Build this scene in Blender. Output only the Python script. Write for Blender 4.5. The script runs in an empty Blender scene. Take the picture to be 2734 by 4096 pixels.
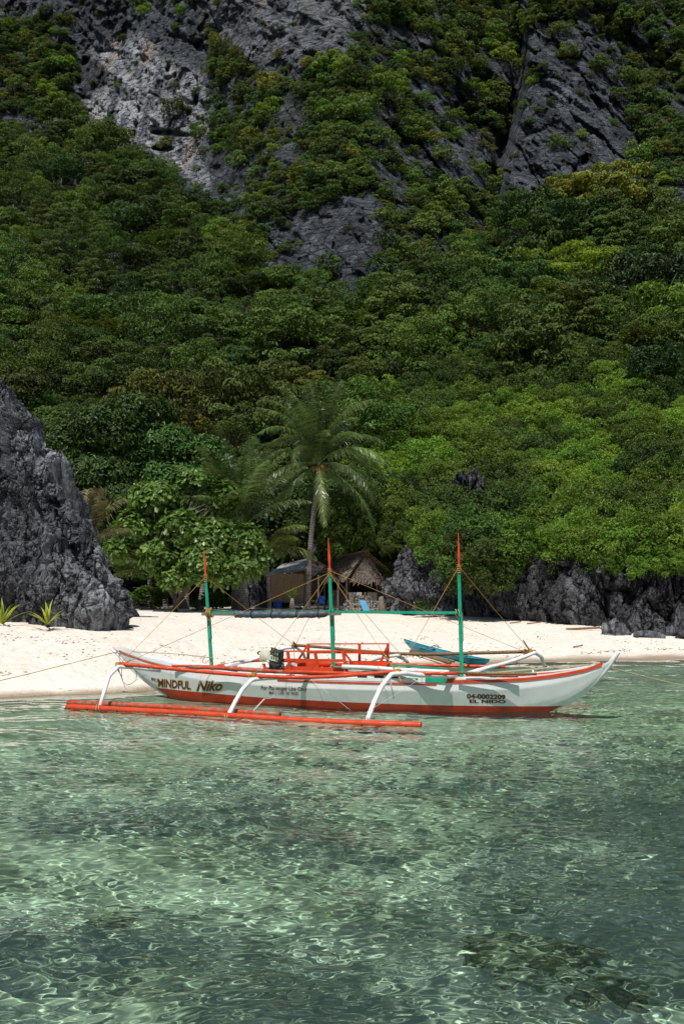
import bpy, bmesh, math, random
import numpy as np
from mathutils import Vector, Matrix
R = math.radians
sc = bpy.context.scene
# ------------------------------------------------------------------ camera, sky, sun, exposure
F, CX, HZ, EYE = 4000.0, 1367.0, 2300.0, 2.3     # focal length and horizon of the photo (full-size pixels), eye height
cam_d = bpy.data.cameras.new('camera'); cam = bpy.data.objects.new('camera', cam_d)
sc.collection.objects.link(cam); sc.camera = cam
cam.location = (0, 0, EYE); cam.rotation_euler = (R(90), 0, 0)
cam_d.sensor_fit = 'VERTICAL'; cam_d.sensor_height = 36.0; cam_d.lens = F/4096*36.0
cam_d.shift_y = (HZ-2048)/4096.0
cam_d.clip_start = 0.05; cam_d.clip_end = 2000
SUN = Vector((-0.15, -0.47, 0.87)).normalized()      # towards the sun
w = bpy.data.worlds.new('World'); sc.world = w; w.use_nodes = True
nt = w.node_tree; bg = nt.nodes['Background']
sky = nt.nodes.new('ShaderNodeTexSky'); sky.sky_type = 'NISHITA'; sky.sun_disc = False
sky.sun_elevation = math.asin(SUN.z); sky.sun_rotation = math.atan2(SUN.x, SUN.y)
nt.links.new(sky.outputs[0], bg.inputs[0]); bg.inputs[1].default_value = 0.07
sl = bpy.data.lights.new('sun', 'SUN'); sl.energy = 4.2; sl.angle = R(0.53); sl.color = (1, .955, .88)
sun = bpy.data.objects.new('sun', sl); sc.collection.objects.link(sun)
sun.rotation_euler = SUN.to_track_quat('Z', 'Y').to_euler(); sun.location = (-30, -30, 80)
sl.cycles.is_caustics_light = True
vs = sc.view_settings; vs.view_transform = 'Standard'; vs.look = 'None'; vs.gamma = 1
vs.exposure = 0.14; vs.use_curve_mapping = False
cy = sc.cycles; cy.use_denoising = True; cy.max_bounces = 8; cy.diffuse_bounces = 3; cy.glossy_bounces = 3
cy.transmission_bounces = 4; cy.transparent_max_bounces = 8; cy.sample_clamp_indirect = 4.0
cy.caustics_reflective = False; cy.caustics_refractive = True; cy.blur_glossy = 0.5

rng = np.random.default_rng(7); random.seed(7)

# ------------------------------------------------------------------ helpers
def W(px, py, d):
    """the place at distance d that the photo shows at (px, py)"""
    return np.array([(px-CX)/F*d, d, EYE-(py-HZ)/F*d])
_T = np.random.default_rng(11).random(65536).astype(np.float32)
def _h(i, j, k): return _T[((i*73856093) ^ (j*19349663) ^ (k*83492791)) & 65535]
def vnoise(x, y, z):
    x = np.asarray(x, float); y = np.asarray(y, float)+0*x; z = np.asarray(z, float)+0*x
    i, j, k = np.floor(x).astype(np.int64), np.floor(y).astype(np.int64), np.floor(z).astype(np.int64)
    u, v, t = x-i, y-j, z-k
    u, v, t = u*u*(3-2*u), v*v*(3-2*v), t*t*(3-2*t)
    r = 0
    for a in (0, 1):
        for b in (0, 1):
            for c in (0, 1):
                r = r+_h(i+a, j+b, k+c)*(u if a else 1-u)*(v if b else 1-v)*(t if c else 1-t)
    return r*2-1
def fbm(x, y, z, o=4, g=.5):
    r, a, f = 0, 1.0, 1.0
    for q in range(o):
        r = r+a*vnoise(x*f+q*17.3, y*f+q*5.1, z*f+q*9.7); a *= g; f *= 2.03
    return r
def ridged(x, y, z, o=4, g=.5):
    r, a, f = 0, 1.0, 1.0
    for q in range(o):
        r = r+a*(1-2*np.abs(vnoise(x*f+q*13.3, y*f+q*7.1, z*f+q*3.7))); a *= g; f *= 2.1
    return r
def worley(x, y, z):
    i, j, k = np.floor(x).astype(np.int64), np.floor(y).astype(np.int64), np.floor(z).astype(np.int64)
    d1 = np.full(x.shape, 9.); d2 = np.full(x.shape, 9.); cid = np.zeros(x.shape)
    for a in (-1, 0, 1):
        for b in (-1, 0, 1):
            for c in (-1, 0, 1):
                I, J, K = i+a, j+b, k+c
                dx = I+_h(I, J, K)-x; dy = J+_h(I+91, J, K)-y; dz = K+_h(I, J+57, K)-z
                d = dx*dx+dy*dy+dz*dz; nearer = d < d1
                d2 = np.where(nearer, d1, np.minimum(d2, d)); cid = np.where(nearer, _h(I, J, K+33), cid)
                d1 = np.where(nearer, d, d1)
    return np.sqrt(d1), np.sqrt(d2), cid

COL = sc.collection
def obj(name, me, mat=None, parent=None, loc=None):
    if mat is not None and not me.materials: me.materials.append(mat)
    o = bpy.data.objects.new(name, me); COL.objects.link(o)
    if parent is not None: o.parent = parent
    if loc is not None: o.location = loc
    return o
def empty(name, label, cat, loc=(0, 0, 0), rz=0, group=None):
    o = bpy.data.objects.new(name, None); COL.objects.link(o); o.location = loc; o.rotation_euler = (0, 0, rz)
    o.empty_display_size = .2
    return tag(o, label, cat, group)
def tag(o, label=None, cat=None, group=None, kind=None):
    if label: o['label'] = label
    if cat: o['category'] = cat
    if group: o['group'] = group
    if kind: o['kind'] = kind
    return o
def np_mesh(name, V, Q, smooth=False):
    """mesh from a numpy array of points and one of quads (or triangles)"""
    V = np.ascontiguousarray(V, dtype=np.float32); Q = np.ascontiguousarray(Q, dtype=np.int32)
    me = bpy.data.meshes.new(name); n, m = Q.shape
    me.vertices.add(len(V)); me.vertices.foreach_set('co', V.ravel())
    me.loops.add(n*m); me.loops.foreach_set('vertex_index', Q.ravel())
    me.polygons.add(n); me.polygons.foreach_set('loop_start', np.arange(0, n*m, m, dtype=np.int32))
    me.polygons.foreach_set('use_smooth', np.full(n, smooth))
    me.update(calc_edges=True)
    return me
def grid_quads(nr, nc):
    i = np.arange(nr*nc).reshape(nr, nc)
    return np.stack([i[:-1, :-1], i[:-1, 1:], i[1:, 1:], i[1:, :-1]], -1).reshape(-1, 4)
def attr(me, name, vals, dom='POINT'):
    a = me.attributes.new(name, 'FLOAT', dom); a.data.foreach_set('value', np.ascontiguousarray(vals, dtype=np.float32))

class MB:
    def __init__(s): s.v = []; s.f = []; s.sm = []
    def box(s, c, sz, rot=None, taper=1.0, jit=0):
        b = len(s.v); c = Vector(c)
        for z in (-.5, .5):
            k = taper if z > 0 else 1
            for x, y in ((-.5, -.5), (.5, -.5), (.5, .5), (-.5, .5)):
                p = Vector((x*sz[0]*k, y*sz[1]*k, z*sz[2]))
                if jit: p += Vector([random.uniform(-jit, jit) for _ in range(3)])
                if rot is not None: p = rot @ p
                s.v.append(tuple(c+p))
        for q in ((3, 2, 1, 0), (4, 5, 6, 7), (0, 1, 5, 4), (1, 2, 6, 5), (2, 3, 7, 6), (3, 0, 4, 7)):
            s.f.append([b+i for i in q]); s.sm.append(False)
        return s
    def bar(s, p, q, w, h=None, up=(0, 0, 1)):
        """square bar from p to q"""
        p, q = Vector(p), Vector(q); d = q-p; L = d.length; d.normalize()
        up = Vector(up)
        if abs(d.dot(up)) > .98: up = Vector((0, 1, 0))
        x = d.cross(up).normalized(); y = x.cross(d)
        m = Matrix((x, d, y)).transposed()
        return s.box((p+q)/2, (w, L, h or w), m)
    def tube(s, pts, r, n=8, cap=True, smooth=True, nodes=None):
        """round tube through pts; r a number or one per point"""
        P = [Vector(p) for p in pts]; b = len(s.v)
        rr = r if hasattr(r, '__len__') else [r]*len(P)
        up = None
        for i, p in enumerate(P):
            t = (P[min(i+1, len(P)-1)]-P[max(i-1, 0)]).normalized()
            if up is None:
                up = Vector((0, 0, 1)) if abs(t.z) < .9 else Vector((1, 0, 0))
            x = t.cross(up).normalized(); up = x.cross(t).normalized()
            for k in range(n):
                a = 2*math.pi*k/n
                s.v.append(tuple(p+(x*math.cos(a)+up*math.sin(a))*rr[i]))
        for i in range(len(P)-1):
            for k in range(n):
                k2 = (k+1) % n
                s.f.append([b+i*n+k, b+i*n+k2, b+(i+1)*n+k2, b+(i+1)*n+k]); s.sm.append(smooth)
        if cap:
            s.f.append([b+k for k in range(n)][::-1]); s.sm.append(False)
            e = b+(len(P)-1)*n; s.f.append([e+k for k in range(n)]); s.sm.append(False)
        return s
    def quad(s, *pts):
        b = len(s.v); s.v += [tuple(p) for p in pts]; s.f.append(list(range(b, b+len(pts)))); s.sm.append(False); return s
    def mesh(s, name):
        me = bpy.data.meshes.new(name); me.from_pydata(s.v, [], s.f); me.polygons.foreach_set('use_smooth', s.sm); me.update(); return me
    def build(s, name, mat, parent=None, loc=None): return obj(name, s.mesh(name), mat, parent, loc)
def spline(pts, n=6):
    """Catmull-Rom through pts"""
    P = [Vector(p) for p in pts]; P = [P[0]*2-P[1]]+P+[P[-1]*2-P[-2]]; out = []
    for i in range(1, len(P)-2):
        for k in range(n):
            t = k/n; a, b, c, d = P[i-1:i+3]
            out.append(.5*((2*b)+(c-a)*t+(2*a-5*b+4*c-d)*t*t+(3*b-a-3*c+d)*t**3))
    out.append(P[-2]); return out
def bamboo(mb, pts, r, n=8, step=.28, knot=1.13, taper=1.0):
    """a tube with the swollen joints of a bamboo pole"""
    P = [Vector(p) for p in pts]; L = [0]
    for a, b in zip(P, P[1:]): L.append(L[-1]+(b-a).length)
    Q, rr = [], []; tot = L[-1]; s = 0
    ss = set([0, tot]); x = step*random.uniform(.3, 1)
    while x < tot-.02: ss.update((x-.022, x, x+.022)); x += step*random.uniform(.85, 1.15)
    kn = 0; lst = sorted(q for q in ss if 0 <= q <= tot)
    for q in lst:
        i = max(j for j in range(len(L)) if L[j] <= q+1e-9); i = min(i, len(P)-2)
        t = (q-L[i])/max(1e-9, L[i+1]-L[i]); Q.append(P[i].lerp(P[i+1], t))
        mid = any(abs(q-a-.022) < 1e-6 for a in lst) and any(abs(a-q-.022) < 1e-6 for a in lst)
        rr.append(r*(knot if mid else 1)*(1+(taper-1)*q/tot))
    return mb.tube(Q, rr, n)

# ------------------------------------------------------------------ materials
def mat(name, col=(.5, .5, .5), rough=.6, spec=.4):
    m = bpy.data.materials.new(name); m.use_nodes = True; b = m.node_tree.nodes['Principled BSDF']
    b.inputs['Base Color'].default_value = (*col, 1); b.inputs['Roughness'].default_value = rough
    b.inputs['Specular IOR Level'].default_value = spec
    return m
class N:
    """small helper that adds nodes to a material"""
    def __init__(s, m): s.t = m.node_tree; s.b = s.t.nodes['Principled BSDF']; s.out = s.t.nodes['Material Output']
    def n(s, typ, **k):
        x = s.t.nodes.new(typ)
        for a, v in k.items():
            if a[0] == '_': x.inputs[a[1:].replace('_', ' ')].default_value = v
            else: setattr(x, a, v)
        return x
    def l(s, a, b): s.t.links.new(a, b)
    def pos(s, scale=(1, 1, 1), obj=False):
        mp = s.n('ShaderNodeMapping'); mp.inputs['Scale'].default_value = scale
        if obj: s.l(s.n('ShaderNodeTexCoord').outputs['Object'], mp.inputs[0])
        else: s.l(s.n('ShaderNodeNewGeometry').outputs['Position'], mp.inputs[0])
        return mp.outputs[0]
    def noise(s, vec, scale, detail=4, rough=.55, dist=0):
        x = s.n('ShaderNodeTexNoise', _Scale=scale, _Detail=detail, _Roughness=rough, _Distortion=dist); s.l(vec, x.inputs['Vector']); return x.outputs[0]
    def ramp(s, fac, stops):
        x = s.n('ShaderNodeValToRGB'); e = x.color_ramp.elements
        while len(e) < len(stops): e.new(.5)
        for i, (p, c) in enumerate(stops):
            e[i].position = p; e[i].color = (*c, 1) if hasattr(c, '__len__') else (c, c, c, 1)
        s.l(fac, x.inputs[0]); return x.outputs[0]
    def mix(s, fac, a, b, typ='MIX'):
        x = s.n('ShaderNodeMix', data_type='RGBA', blend_type=typ)
        for v, i in ((fac, 0), (a, 6), (b, 7)):
            if hasattr(v, 'links'): s.l(v, x.inputs[i])
            else: x.inputs[i].default_value = v if i == 0 else (*v, 1)
        return x.outputs[2]
    def math(s, op, a, b=0.0, clamp=False):
        x = s.n('ShaderNodeMath', operation=op, use_clamp=clamp)
        for v, i in ((a, 0), (b, 1)):
            if hasattr(v, 'links'): s.l(v, x.inputs[i])
            else: x.inputs[i].default_value = v
        return x.outputs[0]
    def bump(s, h, strength=.3, dist=.02):
        x = s.n('ShaderNodeBump', _Strength=strength, _Distance=dist); s.l(h, x.inputs['Height']); s.l(x.outputs[0], s.b.inputs['Normal']); return x
def paint(name, col, rough=.35, wear=None, wearamt=.5, scale=6, dirt=.15):
    m = mat(name, col, rough); g = N(m); v = g.pos(obj=True)
    a = g.noise(v, scale, 5, .6); dk = tuple(c*(1-dirt*2.2) for c in col); lt = tuple(min(.9, c*(1+dirt)+.01) for c in col)
    c = g.ramp(a, [(.3, dk), (.5, col), (.72, lt)])
    if wear:
        k = g.ramp(g.noise(v, scale*2.3, 6, .7), [(wearamt, 0), (wearamt+.05, 1)]); c = g.mix(k, c, wear)
    g.l(c, g.b.inputs['Base Color']); g.bump(a, .25, .006); return m
# ------------------------------------------------------------------ shore, beach, seabed
def shore_y(x):
    return np.interp(x, [-40, -9, -6.4, -4.1, -2.4, 0, 4.2, 9.2, 14, 40], [15, 17.6, 18.8, 19.7, 21.6, 24.0, 26.2, 27.4, 29, 36])
def bed_z(x, y):
    x = np.asarray(x, float); y = np.asarray(y, float)
    dy = y-shore_y(x)
    amp = np.interp(x, [-8, -5.5, -3, 2, 10, 20], [1.14, 1.06, .88, .78, .80, .75]); k = np.interp(x, [-8, -5, 0, 8], [2.8, 3.4, 7.0, 5.5])
    amp = amp-np.interp(x, [-6, -3], [.20, 0])*np.clip((y-29)/9, 0, 1)
    up = amp*(1-np.exp(-np.maximum(dy, 0)/k))
    dep = np.interp(x, [-12, -3, 3, 9, 20], [.85, 1.05, 1.3, 1.7, 2.1])
    dn = -dep*(1-np.exp(-np.maximum(-dy, 0)*.16/dep))
    z = np.where(dy > 0, up, dn)
    z = z+np.where(dy > 0, .022, .03)*fbm(x*1.1, y*1.1, 3.3, 4)*np.clip(np.abs(dy)*.8+.25, 0, 1)
    z = z+np.where(dy < -2, .10, 0)*fbm(x*.35, y*.35, 8.1, 3)*np.clip((-dy-2)/4, 0, 1)
    # footprints and scuffs
    z = z-np.where(dy > 1, .05, 0)*np.clip(fbm(x*4.2, y*3.2, 1.1, 2)-.25, 0, 1)
    return z
def axis(segs):
    out = []
    for a, b, n in segs: out.append(np.linspace(a, b, n, endpoint=False))
    return np.concatenate(out+[[segs[-1][1]]])
xs = axis([(-60, -14, 20), (-14, -9, 40), (-9, 11, 330), (11, 20, 50), (20, 70, 20)]); ys = axis([(-30, 3, 20), (3, 50, 520), (50, 150, 20)])
X, Y = np.meshgrid(xs, ys); Z = bed_z(X, Y)
sand_me = np_mesh('sand', np.stack([X, Y, Z], -1).reshape(-1, 3), grid_quads(len(ys), len(xs)), True)
m_sand = mat('sand', (.6, .52, .42), .9, .2); g = N(m_sand); v = g.pos()
sep = g.n('ShaderNodeSeparateXYZ'); g.l(v, sep.inputs[0])
n1 = g.noise(v, .7, 6, .6); n2 = g.noise(v, 9, 5, .7); n3 = g.noise(v, 60, 3, .6)
dry = g.ramp(n1, [(.3, (.73, .665, .585)), (.7, (.83, .775, .70))])
dry = g.mix(g.ramp(n2, [(.35, .5), (.6, 0)]), dry, (.62, .52, .42))
# bits of coral, leaf and weed in drift lines along the beach
vd = g.n('ShaderNodeTexVoronoi', _Scale=3.2); g.l(g.pos((1.0, 2.2, 1)), vd.inputs['Vector'])
bit = g.math('MULTIPLY', g.ramp(vd.outputs['Distance'], [(.13, 1), (.17, 0)]), g.ramp(g.noise(g.pos((.35, 1.2, 1)), 1.6, 4, .6), [(.50, 0), (.60, 1)]))
dry = g.mix(g.math('MULTIPLY', bit, .75), dry, (.16, .11, .07))
wetf = g.ramp(g.math('ADD', sep.outputs[2], g.math('MULTIPLY', g.math('SUBTRACT', n1, .5), .10)), [(.02, 1), (.10, 0)])
wet = g.mix(wetf, dry, (.36, .28, .20))
# underwater: pale sand with patches of coral rubble and weed
u1 = g.noise(g.pos((1, 1.5, 1)), .75, 6, .68, .8); u2 = g.noise(v, 2.6, 6, .7)
uw = g.ramp(g.math('ADD', g.math('MULTIPLY', u1, .72), g.math('MULTIPLY', u2, .28)), [(.29, (.12, .13, .08)), (.355, (.27, .28, .19)), (.43, (.46, .46, .34)), (.60, (.74, .72, .57))])
deep = g.ramp(sep.outputs[2], [(-.0, 1), (.0, 0)])
uwf = g.math('LESS_THAN', sep.outputs[2], -.02); dpf = g.ramp(g.math('MULTIPLY', sep.outputs[2], -1), [(.05, 0), (.35, 1)])
g.l(g.mix(dpf, wet, uw), g.b.inputs['Base Color'])
g.l(g.ramp(wetf, [(0, .95), (1, .35)]), g.b.inputs['Roughness'])
n4 = g.noise(g.pos((1, .8, 1)), 3.2, 3, .6); g.bump(g.math('ADD', g.math('ADD', g.math('MULTIPLY', n3, .25), g.math('MULTIPLY', n2, .8)), g.math('MULTIPLY', g.ramp(n4, [(.40, 0), (.55, 1)]), 1.2)), .42, .05)
sand = tag(obj('sand', sand_me, m_sand), 'pale cream sand beach sloping under clear shallow water', kind='structure')
sand.cycles.is_caustics_receiver = True
# bits of leaf, weed and coral left along the tide lines
rr_ = np.random.default_rng(77); n_ = 1900; bx = rr_.uniform(-9, 10, n_); band = rr_.choice(4, n_, p=[.34, .3, .16, .2])
off = np.where(band == 0, 1.1+.25*np.sin(bx*.9)+rr_.normal(0, .12, n_), np.where(band == 1, 4.2+.5*np.sin(bx*.5)+rr_.normal(0, .35, n_), np.where(band == 2, 2.4+rr_.normal(0, .5, n_), rr_.uniform(.6, 14, n_))))
keep_ = vnoise(bx*1.3, band*3.1, 0*bx) > -.15; bx = bx[keep_]; by = shore_y(bx)+off[keep_]; bz_ = bed_z(bx, by)+.008; m_ = len(bx)
sz_ = rr_.uniform(.012, .045, m_); an = rr_.normal(0, .6, m_); dx = np.cos(an)*sz_; dy_ = np.sin(an)*sz_; el_ = rr_.uniform(.2, .5, m_); c_ = np.stack([bx, by, bz_], -1); ax_ = np.stack([dx, dy_, rr_.uniform(-.1, .3, m_)*sz_], -1); sd_ = np.stack([-dy_*el_, dx*el_, .25*sz_], -1)
m_bits = mat('beach_litter', (.12, .08, .05), .9); g = N(m_bits); g.l(g.ramp(g.noise(g.pos(), 30, 2), [(.4, (.05, .035, .02)), (.55, (.22, .15, .09)), (.65, (.5, .46, .40))]), g.b.inputs['Base Color'])
bv = np.stack([c_-ax_, c_+sd_, c_+ax_, c_-sd_], 1).reshape(-1, 3); tag(obj('beach_litter', np_mesh('beach_litter', bv, np.arange(m_*4).reshape(m_, 4)), m_bits), 'scattered bits of leaf, weed and coral along the tide lines of the beach', kind='stuff')

# ------------------------------------------------------------------ water: a finely rippled sheet that refracts the sun
def waves(x, y):
    r = np.random.default_rng(5); h = np.zeros_like(x)
    wx = x+.25*fbm(x*.45, y*.45, 2., 2); wy = y+.25*fbm(x*.45, y*.45, 7., 2)
    mod = np.clip(.76+.60*fbm(x*.42, y*.6, 4.4, 3), .38, 1.4)
    for q in range(72):
        L = .085*(32**(r.random()**1.5)); th = R(84)+r.normal(0, .55); k = 2*math.pi/L
        sl_ = .0285 if L < .30 else .0095 if L < 1.2 else .015
        if L < .14: sl_ = .021
        h += sl_/k*np.sin(k*(wx*math.cos(th)+wy*math.sin(th))+r.random()*6.283)*(mod if L < .9 else 1)
    return h
yw = [4.3]
while yw[-1] < 31.5: yw.append(yw[-1]+max(.0085, yw[-1]**2*.00035*.55))
yw = np.array([-60, -30, -15, -6, -2, 0, 1, 2, 3, 3.6, 4.0]+yw+[36, 45, 60]); uu = axis([(-12, -1.5, 12), (-1.5, -.42, 26), (-.42, .42, 560), (.42, 1.5, 26), (1.5, 12, 12)])
YY = np.repeat(yw[:, None], len(uu), 1); XX = uu[None, :]*np.maximum(YY, 4.3)
ZZ = waves(XX, YY); edge = np.clip((shore_y(XX)-YY)/1.5, .12, 1); ZZ *= edge
ZZ *= np.where((YY > 3.9) & (np.abs(uu)[None, :] < .5), 1, 0)
m_water = mat('sea_water'); g = N(m_water); b = g.b
b.inputs['Base Color'].default_value = (.585, .905, .79, 1); b.inputs['Roughness'].default_value = 0.0
b.inputs['Transmission Weight'].default_value = 1; b.inputs['IOR'].default_value = 1.333; b.inputs['Specular IOR Level'].default_value = .5
water = tag(obj('water', np_mesh('water', np.stack([XX, YY, ZZ], -1).reshape(-1, 3), grid_quads(len(yw), len(uu)), True), m_water), 'clear green shallow sea rippling over sand and coral', kind='structure')
water.cycles.is_caustics_caster = True

# dark coral heads and weedy stones lying on the seabed
m_coral = mat('weedy_coral', (.10, .10, .06), .9); g = N(m_coral); a_ = g.noise(g.pos(), 7, 6, .7); g.l(g.ramp(a_, [(.35, (.13, .14, .09)), (.48, (.28, .28, .19)), (.60, (.50, .49, .37))]), g.b.inputs['Base Color']); g.bump(a_, .8, .05)
for i, (px, py, r_, h_, lb) in enumerate(((2090, 3860, .40, .20, 'broad round coral head under water in the bottom right of the shallows'), (2440, 4010, .24, .14, 'small coral stone right of the broad round coral head'), (430, 3700, .20, .10, 'small weedy stone under water at the lower left'))):
    p = W(px, py, EYE*F/(py-HZ)); p = p*(1+.14*8/max(p[1], 5)); bm = bmesh.new(); bmesh.ops.create_icosphere(bm, subdivisions=5, radius=1); co = np.array([tuple(v.co) for v in bm.verts])
    k_ = 1+.30*fbm(co[:, 0]*1.5+i*9, co[:, 1]*1.5, co[:, 2]*1.5, 3)+.10*ridged(co[:, 0]*5+i, co[:, 1]*5, co[:, 2]*5, 3)
    for v, q, kk in zip(bm.verts, co, k_): v.co = Vector((q[0]*kk*r_, q[1]*kk*r_*.85, q[2]*kk*h_))
    me = bpy.data.meshes.new('coral_head'); bm.to_mesh(me); bm.free(); o = obj('coral_head', me, m_coral); o.location = (p[0], p[1], float(bed_z(p[0], p[1]))-.02); tag(o, lb, 'coral', 'coral heads on the seabed'); o.cycles.is_caustics_receiver = True
# ------------------------------------------------------------------ limestone
def rock_mat(name, base, light, dark, bsc=1.0, warm=0.0):
    m = mat(name, base, .85, .25); g = N(m); v = g.pos()
    a = g.noise(g.pos((1, 1, .35)), .35*bsc, 6, .65, .4); c = g.noise(g.pos((1, 1, .55)), 2.2*bsc, 7, .72)
    f = g.noise(v, 9*bsc, 5, .75)
    col = g.ramp(a, [(.32, dark), (.5, base), (.70, light)])
    col = g.mix(g.ramp(c, [(.40, .75), (.55, 0)]), col, dark)
    col = g.mix(g.ramp(c, [(.58, 0), (.75, .75)]), col, light)
    col = g.mix(g.ramp(f, [(.66, 0), (.76, .55)]), col, tuple(min(.6, x*1.9) for x in light))
    if warm:
        sk = g.noise(g.pos((1, 1, .07)), .75, 6, .75, .3); col = g.mix(g.ramp(sk, [(.53, 0), (.62, .7)]), col, light); col = g.mix(g.ramp(sk, [(.36, .7), (.45, 0)]), col, dark)
        at = g.n('ShaderNodeAttribute', attribute_name='pale')
        st = g.noise(g.pos((1, 1, .12)), .45, 5, .7, .5); st2 = g.noise(g.pos((1, 1, .3)), .16, 4, .6)
        pale = g.mix(g.ramp(st, [(.45, 0), (.56, 1)]), (.27, .29, .32), (.42, .44, .47)); pale = g.mix(g.ramp(st2, [(.55, 0), (.64, .8)]), pale, (.50, .38, .29))
        k = g.math('MULTIPLY', at.outputs['Fac'], g.ramp(g.noise(g.pos((1, 1, .4)), .5, 6, .72), [(.38, 0), (.55, 1)]))
        col = g.mix(k, col, pale)
        ve = g.n('ShaderNodeAttribute', attribute_name='green')
        col = g.mix(g.math('MULTIPLY', ve.outputs['Fac'], g.ramp(g.noise(v, .9, 5, .7), [(.42, 0), (.56, .6)])), col, (.018, .026, .010))
    rt = g.n('ShaderNodeMapping'); rt.inputs['Rotation'].default_value = (0, R(24 if warm else 6), 0); rt.inputs['Scale'].default_value = (.55, .55, 1.6) if warm else (1.5, 1.5, .38); g.l(v, rt.inputs[0])
    cr = g.n('ShaderNodeTexVoronoi', feature='DISTANCE_TO_EDGE', _Scale=(1.25 if warm else .62)*bsc, _Randomness=1); wr = g.n('ShaderNodeVectorMath', operation='ADD'); nz = g.n('ShaderNodeTexNoise', _Scale=1.5*bsc, _Detail=5); g.l(v, nz.inputs['Vector']); g.l(rt.outputs[0], wr.inputs[0]); g.l(nz.outputs[1], wr.inputs[1]); g.l(wr.outputs[0], cr.inputs['Vector'])
    crk = g.ramp(cr.outputs['Distance'], [(.0, 0), (.07, 1)])
    col = g.mix(crk, tuple(q*.55 for q in dark), col)
    vo = g.n('ShaderNodeTexVoronoi', feature='DISTANCE_TO_EDGE', _Scale=1.7*bsc); g.l(g.pos((1, 1, .5)), vo.inputs['Vector'])
    g.l(col, g.b.inputs['Base Color'])
    h = g.math('ADD', g.math('MULTIPLY', c, 1.0), g.math('MULTIPLY', f, .35))
    h = g.math('ADD', h, g.ramp(vo.outputs['Distance'], [(0, -.0), (.05, .25)])); h = g.math('ADD', h, g.math('MULTIPLY', crk, .5))
    g.bump(h, 1.0, (.30 if bsc > 1 else .36)/bsc); return m
m_cliff = rock_mat('cliff_rock', (.074, .087, .103), (.165, .188, .222), (.026, .030, .037), .62, 1)
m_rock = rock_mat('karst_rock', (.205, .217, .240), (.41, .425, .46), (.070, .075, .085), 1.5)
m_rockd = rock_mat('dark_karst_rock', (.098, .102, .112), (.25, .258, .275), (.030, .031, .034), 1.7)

# ------------------------------------------------------------------ the mountain behind the beach
_pr = np.array([2560, 2480, 2200, 1900, 1600, 1300, 1000, 700, 500, 250, 0, -350, -900])[::-1].astype(float)
_tab = {-700: [49, 50, 54, 60, 70, 84, 104, 130, 140, 146, 150, 156, 166], 0: [49, 50, 54, 60, 70, 84, 104, 128, 140, 147, 151, 157, 168],
        400: [49, 50, 54, 60, 70, 83, 103, 126, 135, 140, 144, 150, 160],
        760: [48, 49, 53, 60, 69, 82, 100, 116, 121, 126, 130, 136, 147], 1100: [48, 48, 52, 58, 67, 79, 90, 97, 103, 110, 116, 124, 135],
        1400: [47, 48, 51, 57, 65, 77, 83, 90, 96, 103, 110, 119, 130], 1750: [44, 45, 48, 55, 65, 76, 87, 96, 103, 110, 117, 126, 138],
        2000: [42, 43, 46, 54, 64, 78, 97, 107, 112, 118, 124, 130, 142], 2300: [40, 41, 44, 52, 63, 77, 94, 105, 110, 116, 122, 130, 142],
        2734: [39, 40, 42, 50, 62, 76, 92, 112, 118, 124, 130, 138, 150], 3500: [39, 40, 42, 50, 62, 76, 92, 112, 118, 124, 130, 138, 150]}
_pc = np.array(sorted(_tab), float); _tv = np.array([_tab[int(c)][::-1] for c in _pc])
def _base_D(px, py):
    px = np.clip(px, _pc[0], _pc[-1]); py = np.clip(py, _pr[0], _pr[-1])
    i = np.clip(np.searchsorted(_pc, px, 'right')-1, 0, len(_pc)-2); j = np.clip(np.searchsorted(_pr, py, 'right')-1, 0, len(_pr)-2)
    u = (px-_pc[i])/(_pc[i+1]-_pc[i]); v = (py-_pr[j])/(_pr[j+1]-_pr[j]); u = u*u*(3-2*u)
    return (_tv[i, j]*(1-u)+_tv[i+1, j]*u)*(1-v)+(_tv[i, j+1]*(1-u)+_tv[i+1, j+1]*u)*v
def mountain_D(px, py):
    px = np.asarray(px, float); py = np.asarray(py, float)
    D = sum(_base_D(px+a, py+b) for a in (-90, 0, 90) for b in (-50, 0, 50))/9
    steep = np.clip((1330-py)/260, 0, 1)            # the bare cliff above the forest
    x = (px-CX)/F*D; z = EYE-(py-HZ)/F*D
    D = D+(1.2+2.2*steep)*fbm(x*.06, z*.045, 1.7, 3)
    D = D-1.5*steep*ridged(x*.10+.08*z, z*.035, 5.5, 4, .6)
    d1, d2, cid = worley(x*.42+.12*z, z*.17, 0*x+.5)
    D = D+steep*(cid-.5)*1.5+steep*np.clip(.12-(d2-d1), 0, .12)*4
    d1, d2, cid = worley(x*1.1-.3*z, z*.6, 0*x+4.5)
    D = D+steep*(cid-.5)*.5
    D = D-.50*steep*ridged(x*.4+.15*z, z*.22, 2.5, 4, .6)-.22*steep*ridged(x*1.3+.5*z, z*.55, 6.5, 3, .65)
    gx = 2045+40*np.sin(py/170)-.03*py               # the dark gully that splits the cliff
    D = D+np.where(py < 1250, 1, 0)*np.clip((1250-py)/300, 0, 1)*(9*np.exp(-((px-gx)/30)**2)+4.5*np.tanh((gx-px)/22))*np.clip((px-1500)/400, 0, 1)
    # small caves
    for cx_, cy_, rx, ry, dp in ((340, 245, 12, 20, 1.6), (315, 325, 9, 14, 1.5), (670, 280, 7, 14, 1.6), (785, 400, 7, 18, 1.6), (665, 530, 55, 11, 2.6), (730, 540, 40, 8, 2.0), (660, 420, 10, 12, 1.2), (2335, 645, 16, 22, 2.5), (650, 595, 40, 12, 3)):
        D = D+dp*np.exp(-(((px-cx_)/rx)**2+((py-cy_)/ry)**2)**2)
    return D
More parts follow.
